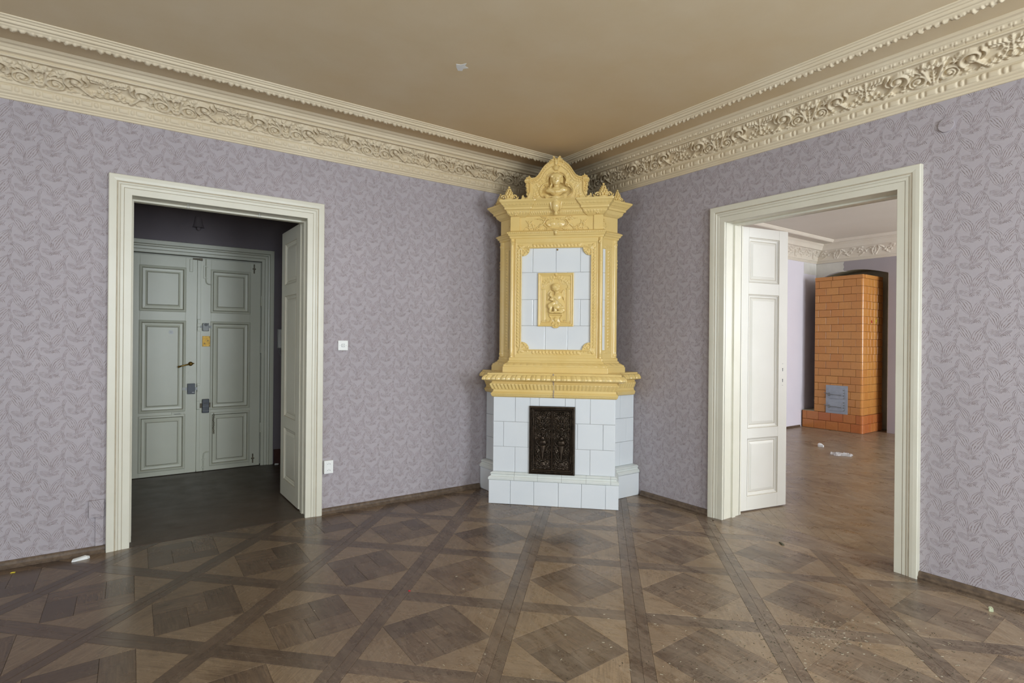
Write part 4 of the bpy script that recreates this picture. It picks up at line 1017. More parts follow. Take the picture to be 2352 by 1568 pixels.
# base course: five whole tiles and one cut
bx = [-.552, -.363, -.160, .049, .244, .444, .552]
for a, b in zip(bx[:-1], bx[1:]): T_front(a, b, 0.0, .204, LV+.030, t=.040)
MB().box(-.545, .545, -LV-.0, -.76, 0, .203).build('base_core', M['grout'], CS)
def front_side_tiles(xs, v0, v1, z0, z1):        # returns of the projecting block
    n = max(1, round((v0-v1)/.2)); d = (v0-v1)/n
    for k in range(n):
        put_tile(CS, d, z1-z0, (xs, -v0+k*d, z0), PI/2, 'glaze_w', .016, .004) if xs > 0 else put_tile(CS, d, z1-z0, (xs, -v0+(k+1)*d, z0), -PI/2, 'glaze_w', .016, .004)
front_side_tiles(.552, LV+.026, .80, 0, .204); front_side_tiles(-.552, LV+.026, .80, 0, .204)
MP = [(.030, .205), (.034, .208), (.034, .224), (.028, .232), (.016, .238), (.012, .246), (.016, .252), (.020, .258), (.014, .266), (.004, .270), (0, .272), (-.02, .272), (-.02, .205)]
def mould_seg(xa, xb, ka, kb, v, hw=None, xf=None):
    n = len(MP); vs = []
    for x, k in ((xa, ka), (xb, kb)): vs += [(x+k*d, -v-d, z) for d, z in MP]
    m = MB().add(vs, [[i, (i+1) % n, n+(i+1) % n, n+i] for i in range(n)]+[list(range(n))[::-1], list(range(n, 2*n))])
    return m
jx = [-.522, -.330, -.128, .076, .283, .487, .522]
for q, (a, b) in enumerate(zip(jx[:-1], jx[1:])):
    mould_seg(a+(.0008 if q else 0), b-(.0008 if q < 5 else 0), -1 if q == 0 else 0, 1 if q == 5 else 0, LV).build('plinth_moulding', M['glaze_wm'], CS)
for sx in (-1, 1):
    m = mould_seg(-LV, -.80, -1, 0, LW) if sx > 0 else mould_seg(.80, LV, 0, 1, LW)
    o = m.build('plinth_moulding', M['glaze_wm'], CS); o.rotation_euler = (0, 0, PI/2*sx)
# body tiles, three courses
rows = [(.272, .488, [-.522, -.330, None, None, .312, .522]), (.488, .704, [-.522, -.432, None, None, .205, .420, .522]), (.704, .922, [-.522, -.330, -.122, .100, .312, .522])]
DX0, DX1, DZ0, DZ1 = -.205, .188, .272, .846
R0 = [(-.522, -.330), (-.330, DX0+.004), (DX1-.004, .312), (.312, .522)]
R1 = [(-.522, -.432), (-.432, DX0-.012), (DX0-.012, DX0+.004), (DX1-.004, .205), (.205, .420), (.420, .522)]
for a, b in R0: T_front(a, b, .272, .488, LV)
for a, b in R1: T_front(a, b, .488, .704, LV)
for a, b in [(-.522, -.330), (.312, .522)]: T_front(a, b, .704, .922, LV)
T_front(-.330, DX0+.004, .704, .922, LV); T_front(DX1-.004, .312, .704, .922, LV)
for a, b in [(DX0+.004, -.122), (-.122, .100), (.100, DX1-.004)]: T_front(a, b, .846, .922, LV)
front_side_tiles(.522, LV-.006, .82, .272, .488); front_side_tiles(.522, LV-.006, .82, .488, .704); front_side_tiles(.522, LV-.006, .82, .704, .922)
front_side_tiles(-.522, LV-.006, .82, .272, .488); front_side_tiles(-.522, LV-.006, .82, .488, .704); front_side_tiles(-.522, LV-.006, .82, .704, .922)
# side walls of the base, at right angles to the room walls
def side_tile(side, a0, a1, z0, z1, off=0, mat='glaze_w', t=.016, name='tile'):
    """right side faces -y (world) at y=-(.95+off); left side faces -x at x=-(1.02+off)"""
    if side > 0: x, y = W2L(a0, -.95-off); rz = PI/4
    else: x, y = W2L(-1.025-off, a1); rz = PI/4-PI/2
    return put_tile(CS, a1-a0, z1-z0, (x, y, z0), rz, mat, t, .004, name)
for side, e0 in ((1, -.30), (-1, -.28)):
    lim = -.004
    side_tile(side, e0-.02, lim, 0, .204, .072 if side > 0 else .066, t=.07)
    for r, (za, zb) in enumerate(((.272, .488), (.488, .704), (.704, .922))):
        cut = -.10 if r % 2 else -.18
        side_tile(side, e0, cut, za, zb); side_tile(side, cut, lim, za, zb)
P1 = [W2L(*p) for p in ((-1.025, -.004), (-1.025, -.30))]
sweep('plinth_moulding', P1, [(d+.038 if d > -.01 else -.01, z) for d, z in MP], [M['glaze_wm']], CS, smooth=False)
P2 = [W2L(*p) for p in ((-.31, -.95), (-.004, -.95))]
sweep('plinth_moulding', P2, [(d+.042 if d > -.01 else -.01, z) for d, z in MP], [M['glaze_wm']], CS, smooth=False)

# ---- yellow mantel cornice
MAN = [(-.01, .914), (.004, .918), (.012, .924), (.016, .932), (.016, .938), (.022, .944), (.022, .950), (.012, .958), (.004, .966), (.002, .976), (.002, .982), (.004, .986), (.026, 1.034), (.020, 1.040), (.014, 1.044), (.012, 1.050), (.020, 1.054), (.048, 1.060), (.074, 1.066), (.080, 1.074), (.078, 1.086), (.066, 1.100), (.052, 1.112), (.046, 1.116), (.046, 1.124), (.040, 1.128), (-.06, 1.131)]
_m = np.array(MAN); _ml = np.r_[0, np.cumsum(np.linalg.norm(np.diff(_m, axis=0), axis=1))]
def man_disp(S, L):
    D = np.zeros(np.broadcast(S, L).shape)
    t = (L-_ml[11])/(_ml[12]-_ml[11]); q = np.mod(S, .0305)/.0305
    D = np.where((t > .02) & (t < .98), .008*np.clip(1-((q-.5)/.34)**2, 0, 1)**.5*np.clip((1-abs(2*t-1))*8, 0, 1), D)
    t = (L-_ml[18])/(_ml[22]-_ml[18]); q = np.mod(S, .074)/.074
    lobe = np.clip(1-((q-.5)/.47)**2, 0, 1)**.5; vein = .35*np.abs(np.sin((q-.5)*14+t*2.5))*np.clip(1-abs(q-.5)*2, 0, 1)
    D = np.where((t > 0) & (t < 1), (.011*lobe-.004*vein)*np.clip((1-abs(2*t-1))*3, 0, 1)*np.where(np.abs(q-.5) < .06, .5, 1), D)
    t = (L-_ml[3])/(_ml[4]-_ml[3]); D = np.where((t >= 0) & (t <= 1), .002*np.abs(np.sin(S*150)), D)
    return D
def slab(name, hw, v, prof, disp=None, mat='glaze_y', back=.70, x0=None, x1=None, ds=.0045, lres=.0035, parent=CS):
    x0 = -hw if x0 is None else x0; x1 = hw if x1 is None else x1
    return sweep(name, [(x0, -back), (x0, -v), (x1, -v), (x1, -back)], prof, [M[mat]], parent, ds=ds if disp else None, disp=(disp, lres) if disp else None, smooth=bool(disp))
slab('mantel_cornice', LW, LV, MAN, man_disp)
mj = MB(); mj.add([(-.003+(.004 if k % 2 else -.003), -LV-d-.0075, z) for k, (d, z) in enumerate(MAN[1:26])]+[(.004+(.003 if k % 3 else -.002), -LV-d-.0075, z) for k, (d, z) in enumerate(MAN[1:26])], [[i, 25+i, 26+i, i+1] for i in range(24)])
mj.build('mortar_joint', M['grout'], CS)
side_low = [W2L(*p) for p in ((-1.025, -.03), (-1.025, -.30))], [W2L(*p) for p in ((-.31, -.95), (-.03, -.95))]
for pts in side_low:
    e = Vector(pts[1])-Vector(pts[0]); 
    sweep('mantel_cornice', pts, [(d+.02 if d > -.02 else d, z) for d, z in MAN], [M['glaze_y']], CS, ds=.0045, disp=(man_disp, .0035), m0=None)
MB().prism([W2L(*p) for p in ((-.01, -.01), (-1.05, -.01), (-1.05, -.28), (-.28, -.98), (-.01, -.98))], 1.108, 1.126).build('mantel_slab', M['glaze_y'], CS)

# ---- tower
UW, UV = .405, 1.116
TWP = [W2L(*p) for p in ((-.285, -.243), (-1.042, -.243), (-1.042, -.478), (-.520, -1.000), (-.285, -1.000))]
PLI = [(.050, 1.127), (.052, 1.131), (.052, 1.176), (.046, 1.182), (.044, 1.190), (.036, 1.198), (.020, 1.212), (.014, 1.216), (.012, 1.226), (.004, 1.232), (.004, 1.254), (-.002, 1.262)]
def pli_disp(S, L):
    q = np.mod(S, .055)/.055; t = (L-.060)/.034
    return np.where((t > 0) & (t < 1), .0045*np.abs(np.sin(q*PI+t*1.2))*np.clip((1-abs(2*t-1))*4, 0, 1), 0.)
slab('tower_plinth', UW, UV, PLI, pli_disp)
sweep('tower_plinth', TWP, PLI, [M['glaze_y']], CS, closed=True, ds=.006, disp=(pli_disp, .005))
slab('tower_core', UW-.02, UV-.028, [(0, 1.20), (0, 2.50)], None, 'grout')
sweep('tower_core', TWP, [(-.014, 1.20), (-.014, 2.52)], [M['glaze_y']], CS, closed=True, smooth=False)
ARC = [(-.012, 2.290), (-.006, 2.296), (0, 2.306), (.006, 2.312), (.008, 2.326), (.016, 2.330), (.020, 2.342), (.026, 2.350), (.026, 2.360), (.018, 2.366), (.008, 2.372), (.0, 2.376), (-.02, 2.380)]
def arc_disp(S, L):
    q = np.mod(S, .017)/.017; t = (L-.072)/.014
    return np.where((t > 0) & (t < 1), .0035*np.clip(1-((q-.5)/.45)**2-((t-.5)/.5)**2, 0, 1)**.5, 0.)
slab('architrave', UW, UV, ARC, arc_disp); sweep('architrave', TWP, ARC, [M['glaze_y']], CS, closed=True, ds=.006, disp=(arc_disp, .005))
COR = [(-.014, 2.492), (-.004, 2.500), (0, 2.504), (.008, 2.508), (.012, 2.514), (.030, 2.540), (.034, 2.546), (.036, 2.552), (.048, 2.556), (.050, 2.574), (.056, 2.578), (.060, 2.584), (.062, 2.588), (.078, 2.606), (.082, 2.612), (.088, 2.616), (.090, 2.632), (-.05, 2.636)]
def cor_disp(S, L):
    q = np.mod(S, .019)/.019; t = (L-.036)/.030
    D = np.where((t > 0) & (t < 1), .0050*np.clip(1-((q-.5)/.46)**2-((t-.5)/.6)**2, 0, 1)**.5, 0.)
    q = np.mod(S, .0165)/.0165; t = (L-.128)/.018
    return np.where((t > 0) & (t < 1), .0042*np.clip(1-((q-.5)/.42)**2-((t-.5)/.55)**2, 0, 1)**.5, D)
COR2 = [(d-.016 if z < 2.63 else d, z) for d, z in COR]
slab('top_cornice', .30, UV, COR2, cor_disp)
for x0, x1 in ((-UW, -.262), (.262, UW)): slab('top_cornice', 0, UV, COR, cor_disp, x0=x0, x1=x1)
sweep('top_cornice', TWP, COR, [M['glaze_y']], CS, closed=True, ds=.006, disp=(cor_disp, .005))
slab('frieze_block', .34, UV-.014, [(0, 2.372), (0, 2.50)]); 
for x0, x1 in ((-UW, -.325), (.325, UW)): slab('frieze_pier', 0, UV, [(0, 2.374), (0, 2.498)], x0=x0, x1=x1)
sweep('frieze_block', TWP, [(-.004, 2.372), (-.004, 2.50)], [M['glaze_y']], CS, closed=True, smooth=False)
# rosettes on the piers
for sx in (-1, 1):
    r = Relief(.060, .056, .002, sx*.356-.030, 2.500); r.flower(sx*.356, 2.528, .025, 7, .014); r.dome(sx*.356, 2.528, .010, None, .018)
    r.solid('rosette', M['glaze_y'], CS, -UV-.012, .03, mask=r.H > .0005)

# ---- front of the tower: frame with leaf border, pilasters, tiles, plaque
fr = Relief(.81, 1.045, .0030, -.405, 1.258)
X, Z = np.meshgrid(fr.x, fr.z)
ix0, ix1, iz0, iz1 = -.302, .302, 1.331, 2.216
ax = np.abs(X); dz_ = np.maximum(iz0-Z, Z-iz1)
d_in = np.maximum(ax-ix1, dz_)                       # distance outwards from the opening
ch = np.hypot(np.maximum(ax-(ix1-.075), 0), np.maximum(np.maximum((iz0+.075)-Z, Z-(iz1-.075)), 0))
hole = (d_in < 0) & ~((ax > ix1-.085) & ((Z < iz0+.080) | (Z > iz1-.080)) & (np.hypot(ax-(ix1-.005), np.minimum(abs(Z-iz0-.0), abs(Z-iz1+.0))) < .066))
H = np.full_like(X, .004)
H = np.where((d_in > 0) & (d_in < .010), .014*np.sqrt(np.clip(1-((d_in-.005)/.006)**2, 0, 1))+.004, H)
H = np.where((d_in > .050) & (ax < .366), .011, H)
pil = (ax > .369)
H = np.where(pil, .006+.018*np.sqrt(np.clip(1-((ax-.388)/.017)**2, 0, 1)), H); H = np.where((ax > .363) & (ax < .370), -.002, H)
fr.H = H
for z in np.arange(1.36, 2.20, .028):
    for sg in (-1, 1): fr.dome(sg*.333, z, .017, .011, .013, sg*.9, b=.003); fr.dome(sg*.341, z+.014, .008, .008, .010, b=.003); fr.dome(sg*.322, z+.012, .006, .006, .008, b=.003)
for x in np.arange(-.195, .2, .030):
    for zc, dy in ((2.243, 1), (1.303, -1)): fr.dome(x, zc, .011, .016, .013, .5, b=.003); fr.dome(x+.014, zc+.008*dy, .007, .007, .010, b=.003)
for sx in (-1, 1):
    for zc, sz in ((iz0, 1), (iz1, -1)):
        A = lambda a: (a if sx > 0 else PI-a)*1. if sz > 0 else -(a if sx > 0 else PI-a)
        cx, cz = sx*(ix1-.012), zc+sz*.010
        fr.leaf(cx+sx*.035, cz-sz*.035, A(2.36), .085, .050, .020, 4); fr.scroll(cx-sx*.055, cz+sz*.0, .024, A(.2), 1.0*sx*sz, .008, .005, .016); fr.scroll(cx+sx*.0, cz+sz*.058, .024, A(1.3), -1.0*sx*sz, .008, .005, .016)
        fr.leaf(cx+sx*.02, cz+sz*.02, A(1.65), .095, .026, .015, 4); fr.leaf(cx-sx*.02, cz-sz*.02, A(3.05), .095, .026, .015, 4)
        fr.stroke([(cx-sx*.07, cz-sz*.008), (cx-sx*.038, cz+sz*.012), (cx-sx*.012, cz+sz*.040), (cx+sx*.006, cz+sz*.075)], .006, .006, .014)
    # brackets at both ends of the pilasters
    fr.scroll(sx*.386, 2.262, .016, PI/2, sx*1.0, .008, .005, .030); fr.leaf(sx*.388, 2.255, -PI/2, .10, .026, .030, 4); fr.leaf(sx*.388, 1.285, PI/2, .085, .026, .030, 4); fr.dome(sx*.388, 1.284, .018, .018, .030)
    for q in range(3): fr.dome(sx*.391, 2.12-q*.026, .006, .010, .026); fr.dome(sx*.391, 1.40+q*.026, .006, .010, .026)
fr.smooth(1)
fr.solid('tower_frame', M['glaze_y'], CS, -UV+.006, .030, mask=~hole)
MB().box(-.33, .33, -UV+.030, -UV+.10, 1.30, 2.25).build('tile_backing', M['grout'], CS)
vt = 1.098
for (za, zb, xs) in ((2.008, 2.25, [-.33, -.206, -.001, .211, .33]), (1.769, 2.008, [-.33, -.10, .10, .33]), (1.539, 1.769, [-.33, -.200, .0, .213, .33]), (1.30, 1.539, [-.33, -.092, .105, .33])):
    for a, b in zip(xs[:-1], xs[1:]): T_front(a, b, za, zb, vt, t=.014)
MB().ball((.012, -vt-.004, 2.205), .008, n=8).build('metal_peg', M['brass'], CS)
# plaque with seated putto
PW0, PW1, PZ0, PZ1 = -.155, .157, 1.533, 2.001
pl = Relief(PW1-PW0, PZ1-PZ0+.03, .0020, PW0, PZ0-.03)
X, Z = np.meshgrid(pl.x, pl.z); d = np.minimum(np.minimum(X-PW0, PW1-X), np.minimum(Z-PZ0, PZ1-Z))
pl.H = np.where(d < .006, .018, np.where(d < .010, .022, np.where(d < .016, .014, np.where(d < .020, .010, np.where(d < .026, .014, .004)))))
pmask = (d >= 0)
pcx = .001
for sx in (-1, 1):
    pl.H = np.where((np.abs(X-(pcx+sx*.108)) < .013) & (Z > 1.572) & (Z < 1.86), .011, pl.H)
    pl.H = np.where((np.abs(X-(pcx+sx*.108)) < .017) & (((Z > 1.856) & (Z < 1.868)) | ((Z > 1.565) & (Z < 1.580))), .014, pl.H)
    a = np.linspace(0, PI/2, 8); pl.stroke([(pcx+sx*.108*math.cos(t), 1.868+.085*math.sin(t)) for t in a], .006, .006, .012)
    for q in range(7): pl.flower(pcx+sx*(.030+.013*q), 1.945-.004*q+.010*math.sin(q*2.3), .011, 5, .014)
    for q in range(6): pl.leaf(pcx+sx*(.020+.017*q), 1.955-.010*q, PI/2-sx*(.2+.25*q), .034, .022, .013, 3); pl.leaf(pcx+sx*(.030+.016*q), 1.930-.006*q, -PI/2+sx*.5, .024, .018, .011, 2)
    pl.leaf(pcx+sx*.118, 1.90, -PI/2, .05, .02, .011, 3)
    # bracket scrolls
    pl.stroke([(pcx+sx*.055, 1.625), (pcx+sx*.040, 1.600), (pcx+sx*.050, 1.575), (pcx+sx*.075, 1.572)], .006, .004, .016); pl.scroll(pcx+sx*.078, 1.582, .012, -PI/2, sx*.9, .005, .003, .016)
    pl.stroke([(pcx+sx*.022, 1.568), (pcx+sx*.030, 1.553), (pcx+sx*.018, 1.538)], .006, .004, .020)
pl.H = np.where((np.abs(X-pcx) < .058) & (Z > 1.632) & (Z < 1.646), .024, pl.H); pl.dome(pcx, 1.595, .020, .022, .022); pl.dome(pcx, 1.585, .040, .045, .010)
pl.dome(pcx, 1.988, .014, .020, .026); pl.dome(pcx, 1.540, .018, .016, .026); pl.leaf(pcx, 1.530, PI/2, .03, .03, .024, 2)
pmask |= (np.hypot((X-pcx)/.030, (Z-1.535)/.018) < 1)
pl.smooth(1)
PQ = pl.solid('relief_plaque', M['glaze_y'], CS, -vt-.002, .010, mask=pmask); PQ['label'] = 'yellow majolica plaque with a seated winged child'
B_ = -vt-.006
z0 = 1.645
meta('seated_putto', [
    (.004, B_-.018, z0+.222, .030, .022, .034), (-.008, B_-.024, z0+.232, .022, .020, .024), (.016, B_-.030, z0+.218, .018, .012, .022), (.010, B_-.036, z0+.210, .006, .006, .007),
    (.010, B_-.012, z0+.182, .014, .012, .020),
    (.018, B_-.014, z0+.140, .038, .022, .050, (0, .35, 0)), (.030, B_-.014, z0+.090, .044, .024, .045), (.050, B_-.010, z0+.060, .034, .018, .050),
    (-.012, B_-.022, z0+.140, .030, .012, .012, (0, -.6, 0)), (-.036, B_-.024, z0+.122, .018, .011, .011, (0, .4, 0)), (-.030, B_-.020, z0+.150, .014, .010, .016),
    (-.030, B_-.022, z0+.082, .038, .018, .017, (0, -.5, 0)), (-.052, B_-.024, z0+.066, .016, .015, .022), (-.042, B_-.022, z0+.038, .013, .012, .034, (0, .35, 0)), (-.028, B_-.024, z0+.010, .018, .011, .008),
    (.006, B_-.024, z0+.058, .034, .018, .018, (0, .5, 0)), (-.002, B_-.024, z0+.034, .014, .013, .028, (0, -.2, 0)), (.014, B_-.024, z0+.014, .034, .012, .011), (.048, B_-.018, z0+.010, .016, .009, .009),
    (.070, B_-.010, z0+.025, .014, .010, .014)]
    + [(.004+.030*math.cos(a), B_-.026, z0+.234+.022*math.sin(a), .0085, .008, .0075) for a in np.linspace(.2, 3.6, 8)] + [(-.024, B_-.022, z0+.222, .008, .008, .008), (-.026, B_-.018, z0+.210, .007, .008, .008)]
    + [(.014+.012*k, B_-.034, z0+.120-.012*k, .038, .005, .0045, (0, .75, 0)) for k in range(4)] + [(.030, B_-.030, z0+.072, .040, .006, .005, (0, .25, 0)), (.040, B_-.028, z0+.052, .040, .006, .005, (0, .1, 0)), (.052, B_-.022, z0+.085, .006, .006, .040, (0, .2, 0))]
    + [(.002, B_-.040, z0+.226, .0045, .004, .003), (.022, B_-.040, z0+.224, .0045, .004, .003), (.010, B_-.041, z0+.203, .007, .005, .003), (-.046, B_-.026, z0+.160, .010, .009, .012), (-.040, B_-.024, z0+.175, .012, .008, .009)], M['glaze_y'], PQ, res=.0028)
wg = Relief(.20, .12, .002, -.09, z0+.11)
wg.H -= .01
for k in range(7): wg.stroke([(.040, z0+.150), (.068, z0+.205-.010*k), (.086-.002*k, z0+.180-.016*k)], .008, .005, .010)
for k in range(6): wg.stroke([(-.018, z0+.160), (-.045, z0+.205-.009*k), (-.072, z0+.175-.012*k)], .008, .005, .010)
wg.solid('wings', M['glaze_y'], PQ, B_, .008, mask=wg.H > -.005)

# frieze cartouche
ct = Relief(.60, .125, .0022, -.30, 2.374); ct.H[:] = -.004
for sx in (-1, 1):
    A = lambda a: a if sx > 0 else PI-a
    ct.stroke([(sx*.008, 2.478), (sx*.050, 2.482), (sx*.095, 2.462), (sx*.110, 2.432), (sx*.085, 2.404), (sx*.045, 2.392), (0, 2.386)], .006, .006, .014)
    ct.scroll(sx*.050, 2.474, .016, A(.2), -sx*1.0, .005, .003, .014); ct.stroke([(sx*.10, 2.45), (sx*.13, 2.415), (sx*.165, 2.392), (sx*.20, 2.400), (sx*.205, 2.420)], .006, .004, .013)
    ct.scroll(sx*.192, 2.412, .016, A(-.8), sx*.9, .005, .003, .012); ct.leaf(sx*.15, 2.388, A(.15), .12, .030, .010, 5); ct.leaf(sx*.10, 2.47, A(.1), .09, .020, .010, 4)
    ct.leaf(sx*.235, 2.385, A(1.45), .075, .030, .010, 4); ct.leaf(sx*.235, 2.43, A(.8), .05, .022, .010, 3); ct.leaf(sx*.235, 2.43, A(2.2), .045, .020, .010, 3)
    ct.stroke([(sx*.285, 2.380), (sx*.268, 2.400), (sx*.240, 2.398)], .005, .003, .008)
for sx in (-1, 1):
    A = lambda a: a if sx > 0 else PI-a
    ct.leaf(sx*.075, 2.475, A(.35), .07, .026, .014, 4); ct.leaf(sx*.12, 2.43, A(-.5), .06, .026, .012, 4); ct.leaf(sx*.06, 2.385, A(-.1), .10, .022, .012, 5); ct.stroke([(sx*.115, 2.465), (sx*.14, 2.482), (sx*.17, 2.478)], .005, .003, .012)
    ct.stroke([(sx*.02, 2.470), (sx*.060, 2.468), (sx*.088, 2.440), (sx*.070, 2.412), (sx*.035, 2.402)], .004, .004, .018); ct.leaf(sx*.20, 2.40, A(1.2), .05, .02, .012, 3)
ct.dome(0, 2.435, .085, .040, .012); ct.dome(-.030, 2.435, .030, .026, .016); ct.dome(.030, 2.435, .030, .026, .016)
ct.smooth(1); ct.solid('frieze_cartouche', M['glaze_y'], CS, -UV+.012, .012, mask=ct.H > -.002)
# urn shaped keystone under the bust, small key below
ky = MB()
def lathe(m, c, pr, n=18):
    vs = [(c[0]+r*math.cos(2*PI*k/n), c[1]+r*math.sin(2*PI*k/n), z) for r, z in pr for k in range(n)]
    return m.add(vs, [[i*n+k, i*n+(k+1) % n, (i+1)*n+(k+1) % n, (i+1)*n+k] for i in range(len(pr)-1) for k in range(n)]+[list(range(n))[::-1], list(range((len(pr)-1)*n, len(pr)*n))])
lathe(ky, (0, -UV-.050), [(.004, 2.494), (.014, 2.498), (.017, 2.508), (.011, 2.518), (.013, 2.522), (.026, 2.540), (.035, 2.565), (.037, 2.590), (.030, 2.612), (.028, 2.618), (.040, 2.628), (.050, 2.640), (.048, 2.646)])
for sx in (-1, 1):
    ky.tube([(sx*.026, -UV-.035, 2.535), (sx*.040, -UV-.045, 2.560), (sx*.046, -UV-.050, 2.590), (sx*.050, -UV-.055, 2.618), (sx*.066, -UV-.055, 2.636), (sx*.084, -UV-.050, 2.632), (sx*.086, -UV-.046, 2.618), (sx*.074, -UV-.046, 2.616)], [.006, .009, .011, .011, .010, .009, .008, .006], 8)
    ky.ball((sx*.060, -UV-.05, 2.622), .014, (1.3, 1, .8), 10)
ky.build('urn_keystone', M['glaze_y'], CS, smooth=True)
MB().tube([(0, -UV-.028, 2.372), (0, -UV-.034, 2.350), (0, -UV-.028, 2.325)], [.012, .015, .008], 10).ball((-.014, -UV-.028, 2.366), .009, n=8).ball((.014, -UV-.028, 2.366), .009, n=8).build('small_keystone', M['glaze_y'], CS, smooth=True)

# ---- crest
half = [(0, 2.998), (.012, 3.004), (.018, 3.018), (.030, 3.022), (.038, 3.012), (.032, 2.998), (.046, 2.994), (.056, 2.980), (.080, 2.965), (.105, 2.946), (.128, 2.918), (.146, 2.888), (.165, 2.860), (.190, 2.842), (.222, 2.836),
        (.236, 2.846), (.240, 2.862), (.250, 2.848), (.266, 2.842), (.272, 2.825), (.288, 2.812), (.280, 2.796), (.268, 2.786), (.276, 2.764), (.266, 2.745), (.274, 2.730), (.262, 2.712), (.268, 2.694), (.256, 2.672), (.272, 2.664), (.286, 2.672), (.292, 2.690), (.304, 2.684), (.308, 2.662), (.318, 2.650), (.330, 2.634), (.335, 2.626)]
outline = half+[(-x, z) for x, z in half[::-1]]
cr = Relief(.70, .400, .0017, -.35, 2.626); X, Z = np.meshgrid(cr.x, cr.z); om = in_poly(outline, X, Z); ax = np.abs(X)
cr.H[:] = .012
arcx = [0, .05, .095, .125, .145, .165, .19, .225, .26]; arcz = [2.985, 2.975, 2.945, 2.912, 2.882, 2.855, 2.835, 2.826, 2.826]
for sx in (-1, 1):
    A = lambda a: a if sx > 0 else PI-a
    P = [(sx*x, z-.006) for x, z in zip(arcx, arcz)]; cr.stroke(P, .007, .007, .030)
    P = [(sx*x*.93, z-.020-.006*(x < .1)) for x, z in zip(arcx, arcz)]; cr.stroke(P, .010, .010, .020)
    for x, z in zip(np.interp(np.linspace(.2, 1, 14), np.linspace(0, 1, 9), arcx), np.interp(np.linspace(.2, 1, 14), np.linspace(0, 1, 9), arcz)): cr.dome(sx*x*.935, z-.022, .0062, None, .014, b=.014)
    P = [(sx*x*.82, z-.036-.010*(x < .1)) for x, z in zip(arcx, arcz)]; cr.stroke(P[1:], .0035, .0035, .024)
    for k in range(5): t = .35+.13*k; x = np.interp(t, np.linspace(0, 1, 9), arcx)*.78; z = np.interp(t, np.linspace(0, 1, 9), arcz)-.052; cr.dome(sx*x, z, .010, .007, .020, A(-.8)); cr.dome(sx*(x-.008), z-.010, .007, None, .018)
    cr.stroke([(sx*.010, 2.945), (sx*.010, 2.975), (sx*.016, 2.998), (sx*.030, 3.006)], .007, .007, .034); cr.dome(sx*.027, 3.008, .013, None, .036); cr.dome(sx*.029, 3.009, .005, None, .040)
    cr.scroll(sx*.048, 2.972, .017, A(-1), sx*1.0, .006, .004, .032); cr.leaf(sx*.040, 2.955, A(-.7), .06, .028, .022, 4)
    cr.leaf(sx*.085, 2.90, A(-.95), .10, .040, .020, 5); cr.leaf(sx*.125, 2.83, A(-.6), .08, .036, .020, 4); cr.leaf(sx*.165, 2.80, A(-.5), .07, .034, .018, 4)
    cr.leaf(sx*.16, 2.74, A(1.2), .07, .036, .020, 4); cr.leaf(sx*.195, 2.70, A(1.35), .09, .036, .018, 5); cr.scroll(sx*.205, 2.79, .016, A(1), sx*1.0, .005, .003, .020)
    # upper niche frame and lower C scrolls
    cr.stroke([(sx*.008, 2.872), (sx*.030, 2.876), (sx*.062, 2.862), (sx*.082, 2.832), (sx*.084, 2.800), (sx*.074, 2.782)], .007, .006, .028)
    cr.dome(sx*.074, 2.784, .011, None, .030); cr.dome(sx*.016, 2.868, .010, None, .030)
    cr.stroke([(sx*.080, 2.780), (sx*.108, 2.776), (sx*.132, 2.750), (sx*.146, 2.715), (sx*.138, 2.680), (sx*.105, 2.656), (sx*.07, 2.648)], .010, .007, .026)
    cr.scroll(sx*.094, 2.768, .018, A(2.0), sx*1.0, .006, .004, .028)
    for k in range(4): cr.leaf(sx*(.128+.004*k), 2.745-.024*k, A(3.6+.1*k), .045, .018, .020, 3)
    cr.leaf(sx*.165, 2.645, A(1.35), .12, .045, .022, 5, curl=.3); cr.leaf(sx*.20, 2.66, A(1.6), .08, .036, .020, 4); cr.leaf(sx*.155, 2.72, A(.9), .09, .030, .018, 4)
    cr.scroll(sx*.185, 2.655, .020, A(0), sx*1.0, .006, .004, .022)
    # capital, column drop and foot volute
    for k in range(5): cr.dome(sx*(.232+.011*k), 2.815, .009, .020, .036-.002*k, A(.1))
    cr.stroke([(sx*.222, 2.838), (sx*.285, 2.835)], .005, .005, .034); cr.stroke([(sx*.226, 2.792), (sx*.275, 2.790)], .005, .005, .034)
    for k in range(4): cr.dome(sx*(.262-.003*k), 2.775-.022*k, .014, .012, .030)
    cr.stroke([(sx*.232, 2.785), (sx*.232, 2.74), (sx*.236, 2.70), (sx*.262, 2.655), (sx*.300, 2.640), (sx*.328, 2.633)], .007, .006, .032, .020)
    cr.leaf(sx*.27, 2.66, A(.9), .05, .022, .024, 3); cr.leaf(sx*.225, 2.845, A(1.4), .03, .02, .026, 2)
cr.dome(0, 2.915, .037, .030, .036); cr.dome(0, 2.965, .015, .040, .030)
for k in range(-3, 4): cr.stroke([(k*.004, 2.892), (k*.0105, 2.936-abs(k)*.004)], .0032, .0038, .040)
cr.smooth(1)
nm_ = (np.hypot(X/.078, (Z-2.800)/.070) < 1) | ((np.hypot(X/.132, (Z-2.712)/.062) < 1) & (Z < 2.775))
nm_ &= ~((ax > .075) & (cr.H > .022))
cr.H = np.where(nm_, -.030, cr.H)
CV = UV-.005
CR = cr.solid('crest', M['glaze_y'], CS, -CV, .045, mask=om); CR['label'] = 'curved yellow crest with shell top, scrolls and a niche for the bust'
MB().box(-.345, .345, -CV, -CV+.05, 2.60, 2.640).build('crest_base', M['glaze_y'], CS)
pb = MB().box(-.075, .075, -CV-.045, -CV+.02, 2.636, 2.664)
for sx in (-1, 1): pb.cyl((sx*.078, -CV-.05, 2.658), (0, 1, 0), .017, .05, 16); pb.cyl((sx*.078, -CV-.056, 2.658), (0, 1, 0), .007, .01, 12)
pb.build('bust_pedestal', M['glaze_y'], CR, smooth=False)
bv = -CV-.012
